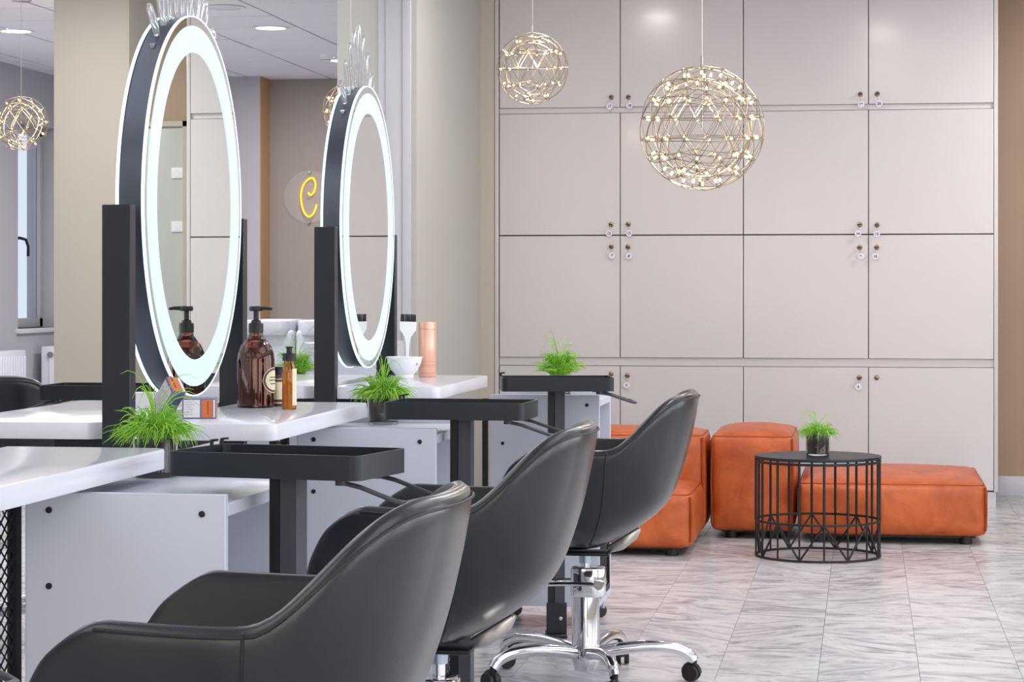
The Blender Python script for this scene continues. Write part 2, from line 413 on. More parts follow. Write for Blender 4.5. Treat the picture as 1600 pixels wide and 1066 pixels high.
def key_tag(px, py, tx, ty, num, door, rot=0):
    x, z = put_lock(px, py, door)
    x2 = sx(tx, YL); zc = -x2 * ST + YL * CT; z2 = H + (449 - ty) * zc / F
    t = thing('key_tag', '%s in the %s, reading %s' % (COLW[door[0]], ROWW[door[1]], num.strip('.')), 'key tag', (x, YL - .008, z), group=None)
    k = MB(); a = random.uniform(-.3, .3)
    k.box(-.010, .010, -.020, -.003, -.0025, .0025); k.box(-.003, .003, -.004, .006, -.002, .002)
    o = k.build('key', 'lockdark', t, bevel=.001, seg=1); o.rotation_euler = (0, a, 0)
    k = MB(); dx, dz = x2 - x, z2 - z
    k.tube([(0, -.012, -.001), (dx * .3 - .004, -.016, dz * .35), (dx * .7, -.012, dz * .62)], .0009, 5); k.build('ring', 'wire', t)
    k = MB(); k.lathe([(0, 0), (.0155, 0), (.0165, .001), (.0165, .003), (.0155, .004), (0, .004)], 24)
    o = k.build('disc', 'tag', t, smooth=40); o.rotation_euler = (PI / 2, 0, 0); o.location = (dx, -.008, dz)
    cu = bpy.data.curves.new('number', 'FONT'); cu.body = num; cu.size = .019; cu.align_x = 'CENTER'; cu.align_y = 'CENTER'; cu.extrude = .0004; cu.offset = .0005
    tmp = bpy.data.objects.new('number', cu); sc.collection.objects.link(tmp)
    dg = bpy.context.evaluated_depsgraph_get(); me = bpy.data.meshes.new_from_object(tmp.evaluated_get(dg))
    bpy.data.objects.remove(tmp); me.materials.clear(); me.materials.append(M['ink'])
    o = bpy.data.objects.new('number', me); sc.collection.objects.link(o); o.parent = t
    o.rotation_euler = (PI / 2, rot, 0); o.location = (dx, -.0125, dz)
for a in ((955.5, 152, 953, 166.5, '17', (0, 3)), (982, 152, 984, 165.5, '18', (1, 3), .1), (1344.5, 147.5, 1345.5, 163.5, '19', (2, 3)), (1371, 147, 1373.5, 162.5, '20', (3, 3)),
          (955, 351, 952, 365, '12', (0, 2), .2), (982, 350.5, 983.5, 365, '13', (1, 2), -.4), (1343.5, 351, 1340.5, 365.5, '14', (2, 2)), (1370.5, 351.5, 1370, 366, '15', (3, 2)),
          (955.5, 385.5, 956.5, 399.5, '7', (0, 1), .3), (981.5, 386, 983, 400.5, '8', (1, 1), .5), (1343.5, 386.5, 1345.5, 401, '9.', (2, 1)), (1370, 386.5, 1367.5, 401, '10', (3, 1)),
          (980.5, 587, 979.5, 602, '3', (1, 0)), (1343, 590, 1341, 604.5, '4', (2, 0))):
    key_tag(*a)
put_lock(1370, 590, (3, 0)); put_lock(955, 584, (0, 0))

# ================================================================== ORANGE SEATING
def puffy(w, d, h, r=.05, bulge=.02, n=14, back=None):
    """box with rounded edges and swollen faces; origin bottom centre"""
    bm = bmesh.new(); bmesh.ops.create_cube(bm, size=1)
    bmesh.ops.subdivide_edges(bm, edges=bm.edges, cuts=n, use_grid_fill=True)
    hw, hd, hh = w / 2, d / 2, h / 2
    for v in bm.verts:
        u = v.co * 2
        f = lambda t: math.copysign(min(1, abs(t)) ** 1.0, t)
        p = Vector((f(u.x) * hw, f(u.y) * hd, f(u.z) * hh))
        q = Vector((max(-hw + r, min(hw - r, p.x)), max(-hd + r, min(hd - r, p.y)), max(-hh + r, min(hh - r, p.z))))
        dlt = p - q
        if dlt.length > 1e-6:
            # keep edges crisp-ish: superellipsoid corner
            m = max(abs(dlt.x), abs(dlt.y), abs(dlt.z)); p = q + dlt * (m / dlt.length) ** .75 * 1.0
        bx, by, bz = (1 - min(1, abs(u.x)) ** 2.5), (1 - min(1, abs(u.y)) ** 2.5), (1 - min(1, abs(u.z)) ** 2.5)
        if abs(u.z) > .999: p.z += math.copysign(bulge * bx * by * (1 if u.z > 0 else .1), u.z)
        if abs(u.x) > .999: p.x += math.copysign(bulge * .25 * by * bz, u.x)
        if abs(u.y) > .999: p.y += math.copysign(bulge * .6 * bx * bz, u.y)
        v.co = p + Vector((0, 0, hh))
    me = bpy.data.meshes.new('cushion'); bm.to_mesh(me); bm.free()
    me.polygons.foreach_set('use_smooth', [True] * len(me.polygons)); me.materials.append(M['tan_leather'])
    return me
def piping(w, d, h, r, parent, dz=0, off=(0, 0)):
    k = r * .30; a, b = w / 2 - k, d / 2 - k; zt = h - k * .8; R = r * .8
    pts = []
    for cx, cy, s in ((a - R, b - R, 0), (-a + R, b - R, 1), (-a + R, -b + R, 2), (a - R, -b + R, 3)):
        for q in range(5):
            an = s * PI / 2 + q * PI / 8; pts.append((cx + R * math.cos(an) + off[0], cy + R * math.sin(an) + off[1], zt + dz))
    o = MB(); o.tube(pts, .0045, 6, closed=True); o.build('top_piping', 'tan_piping', parent, smooth=60)
    for sxn in (-1, 1):
        k2 = r * .22
        x, y = sxn * (w / 2 - k2) + off[0], -(d / 2 - k2) + off[1]
        o = MB(); o.tube([(x, y, .03 + dz), (x + sxn * .004, y - .004, h * .5 + dz), (x, y, zt - .005 + dz)], .0045, 6); o.build('edge_piping', 'tan_piping', parent, smooth=60)
def module(name, label, x0, x1, y0, y1, h, r=.045, bulge=.03, group='orange leather seating modules'):
    w, d = x1 - x0, y1 - y0
    t = thing(name, label, 'sofa module', ((x0 + x1) / 2, (y0 + y1) / 2, 0), 0, group)
    me = puffy(w, d, h - .032, r, bulge)
    o = bpy.data.objects.new('upholstery', me); sc.collection.objects.link(o); o.parent = t; o.location = (0, 0, .032)
    piping(w, d, h - .032, r, t, dz=.032)
    for sx_ in (-1, 1):
        for sy_ in (-1, 1):
            f = MB(); f.lathe([(0, 0), (.028, 0), (.028, .04), (0, .04)], 16, (sx_ * (w / 2 - .09), sy_ * (d / 2 - .07), 0)); f.build('foot', 'blackmatte', t, smooth=40)
    f = MB(); f.box(-w / 2 + .05, w / 2 - .05, -d / 2 + .05, d / 2 - .05, .026, .036); f.build('underside', 'blackmatte', t)
    return t
# long low ottoman on the right
module('ottoman', 'long low orange leather ottoman at the right end behind the wire table', -.288, .515, 9.985, 10.98, .265)
# tall narrow block in the middle
module('sofa_back_block', 'tall narrow orange leather block between the armless seat and the ottoman', -.672, -.306, 10.10, 10.85, .455, r=.04)
# left seat with backrest
ts = module('armless_seat', 'orange leather seat with backrest at the left end of the seating behind the black chairs', -1.47, -.694, 9.375, 10.02, .262)
me = puffy(.78, .46, .43, .045, .02); o = bpy.data.objects.new('backrest', me); sc.collection.objects.link(o); o.parent = ts; o.location = (.0, .565, .032)
piping(.78, .46, .43, .045, o)

# ================================================================== WIRE TABLE
wt = thing('wire_side_table', 'round black wire side table in front of the orange ottoman', 'side table', (-.192, 9.50, 0))
R = .252; ht = .413
o = MB(); o.lathe([(0, ht - .012), (R + .004, ht - .012), (R + .006, ht - .006), (R + .004, ht), (0, ht)], 64); o.build('tabletop', 'black', wt, smooth=40)
def ring(name, r, z, t, parent, m='blackmatte', n=64):
    o = MB(); o.tube([(r * math.cos(2 * PI * k / n), r * math.sin(2 * PI * k / n), z) for k in range(n)], t, 6, closed=True); return o.build(name, m, parent, smooth=60)
ring('ring', R, .006, .005, wt); ring('ring', R, .15, .005, wt); ring('ring', R, ht - .022, .006, wt)
NR = 16; ph = .12
for k in range(NR):
    a = 2 * PI * k / NR + ph
    o = MB(); o.cyl((R * math.cos(a), R * math.sin(a), .15), (R * math.cos(a), R * math.sin(a), ht - .012), .0052, n=8); o.build('rod', 'blackmatte', wt, smooth=60)
    a2 = 2 * PI * (k + 1) / NR + ph
    lo, hi = (a, a2) if k % 2 else (a2, a)
    o = MB(); o.cyl((R * math.cos(lo), R * math.sin(lo), .006), (R * math.cos(hi), R * math.sin(hi), .15), .0042, n=8); o.build('brace', 'blackmatte', wt, smooth=60)
    o = MB(); o.cyl((R * math.cos(a), R * math.sin(a), .006), (R * math.cos(a), R * math.sin(a), .15), .004, n=8); o.build('rod', 'blackmatte', wt, smooth=60)

# ================================================================== POTTED GRASS
def plant(label, loc, pr, ph_, spread, hgt, n, upright, potmat='glass', rz=0, droop=.5, seed=1):
    rnd = random.Random(seed)
    t = thing('potted_grass', label, 'plant', loc, rz, 'potted grass plants')
    g = MB(); g.lathe([(0, 0), (pr * .86, 0), (pr * .9, .004), (pr, ph_), (pr - .003, ph_), (pr * .87, .010), (0, .010)], 32)
    g.build('glass_pot', 'clear', t, smooth=40)
    g = MB(); g.lathe([(0, .010), (pr * .82, .010), (pr * .90, ph_ * .85), (0, ph_ * .9)], 24); g.build('soil', 'soil', t, smooth=40)
    g = MB()
    for k in range(9):
        a = rnd.uniform(0, 2 * PI); rr = pr * .72; z = rnd.uniform(.02, ph_ * .6)
        g.lathe([(0, -.008), (.008, -.003), (.009, .002), (0, .008)], 6, (rr * math.cos(a), rr * math.sin(a), z))
    g.build('pebbles', 'stone', t, smooth=60)
    for part, m, frac in (('foliage', 'grass', .65), ('dark_foliage', 'grass2', .35)):
        g = MB()
        for k in range(int(n * frac)):
            a = rnd.uniform(0, 2 * PI); L = rnd.uniform(.55, 1.0); b0 = pr * .7 * math.sqrt(rnd.random())
            x0, y0 = b0 * math.cos(a), b0 * math.sin(a); a += rnd.gauss(0, .5)
            up = rnd.random() < upright
            out = spread * L * (rnd.uniform(.1, .6) if up else rnd.uniform(.5, 1)); top = hgt * L * (rnd.uniform(.9, 1.25) if up else rnd.uniform(.35, .8))
            end = top * (rnd.uniform(.6, 1.1) if up else 1 - droop * rnd.uniform(.4, 2.0))
            ph0 = ph_ * .88
            pts = bez([(x0, y0, ph0), (x0 + .15 * out * math.cos(a), y0 + .15 * out * math.sin(a), ph0 + top), (x0 + .75 * out * math.cos(a + .2), y0 + .75 * out * math.sin(a + .2), ph0 + top * 1.05), (x0 + out * math.cos(a + rnd.gauss(0, .25)), y0 + out * math.sin(a), ph0 + end)], 5)
            g.tube(pts, [.0011, .0012, .0011, .001, .0008, .0004], 3, caps=False)
        if part == 'foliage':
            for k in range(14):
                a = rnd.uniform(0, 2 * PI); ph0 = ph_ * .88; L = rnd.uniform(.7, 1.25); ou = spread * rnd.uniform(.3, 1.05)
                ex, ey = ou * math.cos(a), ou * math.sin(a)
                g.tube(bez([(0, 0, ph0), (ex * .1, ey * .1, ph0 + hgt * 1.2 * L), (ex * .5, ey * .5, ph0 + hgt * 2.2 * L), (ex, ey, ph0 + hgt * rnd.uniform(1.0, 2.0) * L)], 7), [.0009] * 6 + [.0006, .0003], 3, caps=False)
        g.build(part, m, t, smooth=60)
        tag(t.children[-1], kind='stuff')
    return t
plant('trailing green grass in a glass pot on the nearest white cart', gp(243, 4.385) + (.7395,), .044, .085, .085, .055, 620, .26, droop=.8, seed=3)
plant('trailing green grass in a glass pot on the middle white cart', gp(599, 6.07) + (.7395,), .044, .080, .082, .055, 520, .28, droop=.8, seed=4)
plant('short upright tuft of bright grass on the farthest white cart behind its tray', (-1.000, 7.56, .7395), .042, .075, .095, .075, 620, .7, droop=.2, seed=5)
plant('small spiky grass in a dark filled glass on the round wire table', (-.192, 9.50, ht + .0005), .052, .095, .085, .05, 320, .25, droop=.9, seed=6)
plant('green grass tuft on the far side beyond the amber bottle', gp(462, 8.05) + (.7395,), .045, .06, .105, .075, 420, .6, droop=.35, seed=9)

# ================================================================== STYLING STATIONS
def rrect(x0, x1, y0, y1, r, corners=(1, 1, 1, 1), n=6):
    pts = []
    for (cx, cy, s, on) in ((x1 - r, y1 - r, 0, corners[0]), (x0 + r, y1 - r, 1, corners[1]), (x0 + r, y0 + r, 2, corners[2]), (x1 - r, y0 + r, 3, corners[3])):
        if on:
            for q in range(n + 1):
                a = s * PI / 2 + q * PI / 2 / n; pts.append((cx + r * math.cos(a), cy + r * math.sin(a)))
        else:
            dx, dy = (1, -1, -1, 1)[s], (1, 1, -1, -1)[s]; pts.append((cx + dx * r, cy + dy * r))
    return pts
XM = -1.634
def station(y0, y1, xr, label, mlabel, tilt=0, mw=.405, mh=.457, mz=1.296, dx=0, pin=0):
    yc = (y0 + y1) / 2 + 0
    t = thing('styling_table', label, 'salon table', (XM + dx, yc, 0), 0, 'double sided styling tables')
    h = (y1 - y0) / 2; xr -= XM + dx
    o = MB(); o.prism(rrect(.033, xr, -h, h, .03, (1, 0, 0, 1)), .762, .800); o.build('worktop', 'worktop', t, bevel=.003)
    o = MB()
    o.prism([(-.036, -h + .035), (-.036, h), (-.42, h), (-.42, -h), (-.072, -h)], .762, .800); o.build('worktop', 'worktop', t, bevel=.003)
    o = MB(); o.box(-.20, .10, -h + .14, -h + .18, .735, .7615); o.box(-.20, .10, h - .18, h - .14, .735, .7615); o.box(-.035, .03, -h + .14, h - .14, .715, .7345); o.build('base_frame', 'black', t)
    # mirror with its two posts
    m = thing('oval_mirror', mlabel, 'mirror', (XM + dx, yc, 0), 0, 'oval lit mirrors on black posts')
    for s in (-1, 1):
        o = MB(); yy = s * (h + .005 - pin) - (.012 if s > 0 else -.0); yq = yy - s * .028
        o.box(-.033, .032, min(yy, yq) - .012, max(yy, yq) - .0, .0 if True else .7, 1.279 + (0.004 if s < 0 else 0)); o.build('post', 'black', m, bevel=.002, seg=1)
        o = MB(); o.cyl((0, s * (h - .075), mz - .04), (0, s * (h - .02), mz - .04), .012, n=12); o.build('pivot', 'black', m, smooth=40)
    N = 96
    def ell(a_, b_, x, n=N): return [(x, a_ * math.sin(2 * PI * k / n), mz + b_ * math.cos(2 * PI * k / n)) for k in range(n)]
    def band(x0, x1, a_, b_, th, name, mt, par=m):
        o = MB(); A = ell(a_, b_, x0) + ell(a_, b_, x1) + ell(a_ - th, b_ - th, x1) + ell(a_ - th, b_ - th, x0)
        fs = []
        for r_ in range(4):
            for k in range(N): fs.append((r_ * N + k, r_ * N + (k + 1) % N, ((r_ + 1) % 4) * N + (k + 1) % N, ((r_ + 1) % 4) * N + k))
        o.add(A, fs); return o.build(name, mt, par, smooth=35)
    def flat(x, a0, b0, a1, b1, name, mt, sgn, par=m):
        o = MB(); th = .0006
        return band(min(x, x + sgn * th), max(x, x + sgn * th), a1, b1, 0, name, mt, par) if False else ringflat(x, a0, b0, a1, b1, name, mt, sgn, par)
    def ringflat(x, a0, b0, a1, b1, name, mt, sgn, par):
        o = MB(); x2 = x + sgn * .0008
        A = ell(a0, b0, x) + ell(a1, b1, x) + ell(a1, b1, x2) + ell(a0, b0, x2); fs = []
        for r_ in range(4):
            for k in range(N): fs.append((r_ * N + k, r_ * N + (k + 1) % N, ((r_ + 1) % 4) * N + (k + 1) % N, ((r_ + 1) % 4) * N + k))
        o.add(A, fs); return o.build(name, mt, par, smooth=35)
    band(-.026, .026, mw - .003, mh - .003, .012, 'casing', 'casing')
    for s in (-1, 1):
        xg = s * .033
        o = MB(); P = ell(mw - .001, mh - .001, s * .0275) + ell(mw - .001, mh - .001, xg)
        fs = [tuple(range(N)), tuple(range(2 * N - 1, N - 1, -1))] + [(k, (k + 1) % N, N + (k + 1) % N, N + k) for k in range(N)]
        o.add(P, fs); g = o.build('mirror_glass', 'mirror', m, smooth=35)
        g.rotation_euler = (0, 0, tilt) 
        band(min(s * .0265, s * .034), max(s * .0265, s * .034), mw + .002, mh + .002, .0025, 'glass_edge', 'lededge' if True else 'glassrim', g)
        ringflat(s * .0337, mw - .086, mh - .086, mw - .022, mh - .022, 'light_ring', 'ledring', s, g)
    _n = len(m.children)
    # clear crown of loops
    hs = [.06, .10, .14, .175, .20, .17, .13, .09, .055]
    cr = MB(); 
    for k, hh in enumerate(hs):
        u = (k - 4) / 4.0; y = u * .19
        bz = mz + (mh + .004) * math.sqrt(max(0, 1 - (y / mw) ** 2)); lean = u * .055; wd = .019
        L = [(0, y - wd * .35, bz - .004), (0, y - wd + lean * .35, bz + hh * .45), (0, y - wd * .8 + lean * .8, bz + hh * .85), (0, y + lean, bz + hh), (0, y + wd * .8 + lean * .9, bz + hh * .85), (0, y + wd + lean * .5, bz + hh * .45), (0, y + wd * .35, bz - .004)]
        o = MB(); o.tube(catmull(L, 6), .0052, 8); o.build('crown_loop', 'crown', m, smooth=60)
        L2 = [(v[0], y + (v[1] - y) * .45 + lean * .1, bz + (v[2] - bz) * .72) for v in L]
        
    arc = []
    for q in range(17):
        y = -.21 + .42 * q / 16; arc.append((0, y, mz + (mh - .0165) * math.sqrt(1 - (y / (mw)) ** 2)))
    o = MB(); o.tube(arc, .005, 8); o.build('crown_base', 'crown', m, smooth=60)
    for y in (-.215, .215):
        zz = mz + (mh - .02) * math.sqrt(1 - (y / mw) ** 2)
        o = MB(); o.cyl((0, y, zz - .004), (0, y * 1.03, zz + .012), .008, n=12); o.build('crown_screw', 'steel', m, smooth=40)
    for ch in m.children:
        if ch.name.split('.')[0] not in ('post', 'pivot'): ch.rotation_euler = (0, 0, tilt)
    return t
station(4.91, 5.876, -1.278, 'white styling table with dye cartons and brown bottles on it', 'larger near oval mirror with lit ring between black posts', tilt=math.radians(-1.35), mw=.376)
station(6.81, 7.735, -1.266, 'white styling table with the white bowl and rose gold can on it', 'smaller far oval mirror with lit ring, beside the bowl and brush', tilt=math.radians(-1.1), mw=.362, mh=.452, mz=1.294, dx=.02)
station(3.17, 4.152, -1.285, 'nearest white styling table cut by the left picture edge', 'nearest oval mirror standing outside the left picture edge', pin=.06)

# mesh leg screens
def mesh_panel(x, y0, y1, z0, z1, bar, parent=None, name='mesh_screen', lbl=None):
    t = thing(name, lbl, 'mesh screen') if lbl else parent
    L = y1 - y0
    o = MB(); o.box(x - .008, x + .008, y0, y0 + bar, z0, z1); o.box(x - .008, x + .008, y1 - bar, y1, z0, z1); o.box(x - .008, x + .008, y0, y1, z0, z0 + .02); o.box(x - .008, x + .008, y0, y1, z1 - .012, z1)
    o.build('mesh_frame', 'blackmatte', t)
    o = MB(); a, b_ = y0 + bar, y1 - bar; st = .034; nW = max(1, round((b_ - a) / st)); cw = (b_ - a) / nW
    z = z0 + .02
    while z < z1 - .03:
        for k in range(nW):
            ya, yb = a + k * cw, a + (k + 1) * cw
            o.tube([(x, ya, z), (x, (ya + yb) / 2, z + .012), (x, yb, z)], .0018, 4, caps=False)
            o.tube([(x, ya, z), (x, (ya + yb) / 2, z - .012), (x, yb, z)], .0018, 4, caps=False)
        z += .024
        for k in range(nW + 1):
            yy = a + (k - .5) * cw
            ya, yb = max(a, yy), min(b_, yy + cw)
            if yb - ya > .3 * cw:
                pass
    tag(o.build('mesh', 'blackmatte', t), kind='stuff')
    return t

# ================================================================== ROLLING CARTS
def cart(x0, x1, y0, label, d=.34, holes=None):
    w = x1 - x0; t = thing('storage_cart', label, 'cart', ((x0 + x1) / 2, y0 + d / 2, 0), 0, 'white open fronted carts')
    hw, hd = w / 2, d / 2; b0, tz = .075, .755
    o = MB(); o.box(-hw, hw, -hd, -hd + .018, b0, tz); o.build('side_panel', 'cart', t, bevel=.0012, seg=1)
    o = MB(); o.box(-hw, hw, hd - .018, hd, b0, tz); o.build('side_panel', 'cart', t, bevel=.0012, seg=1)
    o = MB(); o.box(-hw, hw, -hd + .018, hd - .018, tz - .038, tz - .016); o.build('top_panel', 'cart', t, bevel=.0012, seg=1)
    o = MB(); o.box(-hw, hw, -hd + .018, hd - .018, b0, b0 + .02); o.build('bottom_panel', 'cart', t)
    o = MB(); o.box(-hw, hw - .01, -hd + .018, hd - .018, .40, .42); o.build('shelf', 'cart', t)
    o = MB(); o.box(-hw, -hw + .012, -hd + .018, hd - .018, b0 + .02, tz - .03); o.build('back_panel', 'cart', t)
    mesh_panel(hw - .010, -hd + .02, hd - .02, b0 + .02, .40, .014, t)
    for (x, z) in ((-hw + .042, tz - .030), (hw - .040, tz - .033), (-hw + .042, tz - .158), (hw - .04, tz - .161)):
        o = MB(); o.lathe([(.0055, -.001), (.0055, .002), (0, .0025)], 16); o = o.build('screw_cap', 'hole', t, smooth=40); o.rotation_euler = (PI / 2, 0, 0); o.location = (x, -hd, z)
    for sx_ in (-1, 1):
        for sy_ in (-1, 1):
            cx, cy = sx_ * (hw - .035), sy_ * (hd - .04)
            o = MB(); o.box(cx - .016, cx + .016, cy - .016, cy + .016, .066, .0745); o.tube(bez([(cx, cy, .07), (cx + .01, cy, .055), (cx + .012, cy - .012, .03)], 6), .009, 8)
            k = o.build('castor', 'zinc', t, smooth=40)
            o = MB(); o.lathe([(0, -.009), (.018, -.009), (.022, -.005), (.022, .005), (.018, .009), (0, .009)], 20); o = o.build('wheel', 'blackmatte', k, smooth=40)
            o.rotation_euler = (PI / 2, 0, .5); o.location = (cx + .004, cy - .002, .022)
    return t
cart(-1.400, -1.052, 3.715, 'nearest white open fronted cart under the nearest worktop, grass pot on top', d=.555)
cart(-1.385, -1.037, 5.535, 'middle white open fronted cart between two styling tables, behind the middle tray', d=.49)
cart(-1.197, -.842, 7.335, 'farthest white open fronted cart with chrome castors next to the orange seat')
mesh_panel(-1.435, 3.62, 3.77, .0, .761, .026, lbl='black framed expanded metal screen at the left picture edge')
mesh_panel(-1.42, 5.43, 5.565, .0, .761, .026, lbl='black framed mesh screen glimpsed above the nearest tray')
mesh_panel(-1.215, 7.34, 7.365, .0, .74, .010, lbl='black mesh screen at the left edge of the farthest cart')

# ================================================================== TRAY STANDS
def tray_stand(loc, rz, label, rim=.818, flip=False, w=.36, d=.215):
    t = thing('tray_stand', label, 'tray stand', (loc[0], loc[1], 0), rz, 'black tray stands')
    hw, hd, r = w / 2, d / 2, .018; h = .042; z0 = rim - h
    o = MB(); P = rrect(-hw, hw, -hd, hd, r); Q = rrect(-hw + .005, hw - .005, -hd + .005, hd - .005, r - .004); n = len(P)
    vs = [(x, y, z0) for x, y in P] + [(x, y, rim) for x, y in P] + [(x, y, rim) for x, y in Q] + [(x, y, z0 + .004) for x, y in Q]
    fs = [tuple(range(n - 1, -1, -1)), tuple(range(3 * n, 4 * n))]
    for r_ in range(3):
        for k in range(n): fs.append((r_ * n + k, r_ * n + (k + 1) % n, (r_ + 1) * n + (k + 1) % n, (r_ + 1) * n + k))
    o.add(vs, fs); o.build('tray', 'black', t, smooth=35)
    o = MB(); o.box(-.026, -.007, -.02, .02, .012, z0); o.build('pole', 'blackmatte', t)
    o = MB(); o.box(-.005, .026, -.022, .022, .012, z0); o.build('pole', 'blackside', t)
    tag(t.children[-1], 'graphite grey face of the pole')
    o = MB(); o.box(-.032, .032, -.028, -.0225, .012, .11); o.box(-.032, .032, -.055, .055, 0, .012); o.build('foot_bracket', 'black', t, bevel=.002, seg=1)
    o = MB(); o.lathe([(.006, 0), (.006, .003), (0, .004)], 12); o = o.build('bolt', 'steel', t); o.rotation_euler = (PI / 2, 0, 0); o.location = (.012, -.028, .06)
    s = -1 if flip else 1
    zb = z0 - .004
    o = MB()
    pts = [(s * (hw - .05), -hd + .03, zb), (s * (hw - .01), -hd + .03, zb - .008), (s * (hw + .055), -hd + .03, zb - .030), (s * (hw + .07), -hd + .04, zb - .033), (s * (hw + .07), hd - .04, zb - .033), (s * (hw + .055), hd - .03, zb - .030), (s * (hw - .01), hd - .03, zb - .008), (s * (hw - .05), hd - .03, zb)]
    o.tube(pts, .0042, 8)
    for yy in (-hd + .03, hd - .03): o.cyl((s * (hw - .045), yy, z0 - .010), (s * (hw - .045), yy, z0), .010, n=12)
    o.build('towel_rail', 'steel' if False else 'blackside', t, smooth=50)
    o = MB(); pts = [(-s * (hw - .01), -hd + .05, rim - .02), (-s * (hw - .01), -hd + .05, rim + .012), (-s * (hw - .03), -hd + .09, rim + .014)]
    for yy in (hd - .05, hd - .01):
        o.tube([(-s * (hw - .003), yy, rim - .02), (-s * (hw - .003), yy, rim + .010)], .0035, 6); o.tube([(-s * (hw - .003), yy, rim + .009), (-s * (hw - .016), yy, rim + .010)], .002, 6)
    o.build('hook', 'blackmatte', t, smooth=50)
    return t
t1 = gp(450, 4.0); tray_stand(t1, math.radians(-11), 'nearest black tray stand in front of the nearest black chair')
t2 = gp(722, 5.72); tray_stand(t2, math.radians(-2), 'middle black tray stand beside the second chair back', w=.35)
t3 = gp(869, 7.26); tray_stand(t3, math.radians(11), 'farthest black tray stand with the grass tuft showing behind it', w=.35)
t4 = gp(172, 6.7); tray_stand(t4, 0, 'black tray stand on the opposite side behind the near mirror post', flip=True, w=.36)
t0_ = (-1.02, 1.96); tray_stand(t0_, math.radians(-4), 'tray stand outside the left picture edge with only its towel rail showing', w=.36)

# ================================================================== SALON CHAIRS
def sstep(a, b, x):
    t = max(0, min(1, (x - a) / (b - a))); return t * t * (3 - 2 * t)
ZB = .372
def rfun(v): v = max(0, min(1, v)); return (1 - (1 - v) ** 3) ** .45
XB = [(0, .03), (.03, .065), (.07, .10), (.13, .145), (.19, .185), (.27, .225), (.39, .254), (.605, .285), (.8, .305), (1, .32), (1.2, .33)]
def xback(v):
    v = max(0, v)
    for (a, p), (b, q) in zip(XB, XB[1:]):
        if v <= b: return p + (q - p) * (v - a) / (b - a)
    return XB[-1][1]
def shell_pt(t, s):
    u = abs(t); sg = 1 if t >= 0 else -1
    UB = .56
    # rim plan first to know rim height
    def plan(v):
        rr = rfun(v); xb = xback(v); wd = .262 * rr + .012 + .01 * v
        xs = -.03 * rr
        fr = .230 - .45 * (v - .22) ** 2 if v > .22 else .230 - .8 * (.22 - v) ** 2
        if u < UB:
            a = u / UB * PI / 2; e = .80
            x = xs - (xb + xs) * math.cos(a) ** e; y = wd * math.sin(a) ** e
        else:
            k = (u - UB) / (1 - UB); x = xs + (fr - xs) * k; y = wd - .012 * k * k
        return x, y
    x, y = plan(.8)
    zr = .660 + .010 * sstep(-.05, .12, x) + (.812 - .660) * sstep(-.098, -.295, x) ** .9
    # round the arm tip
    if u > .9: zr -= .05 * ((u - .9) / .1) ** 2
    z = zr + (ZB - zr) * (1 - math.cos(s * PI / 2)) if False else zr + (ZB - zr) * s
    v = (z - ZB) / (.812 - ZB)
    x, y = plan(v)
    return Vector((x, sg * y, z))
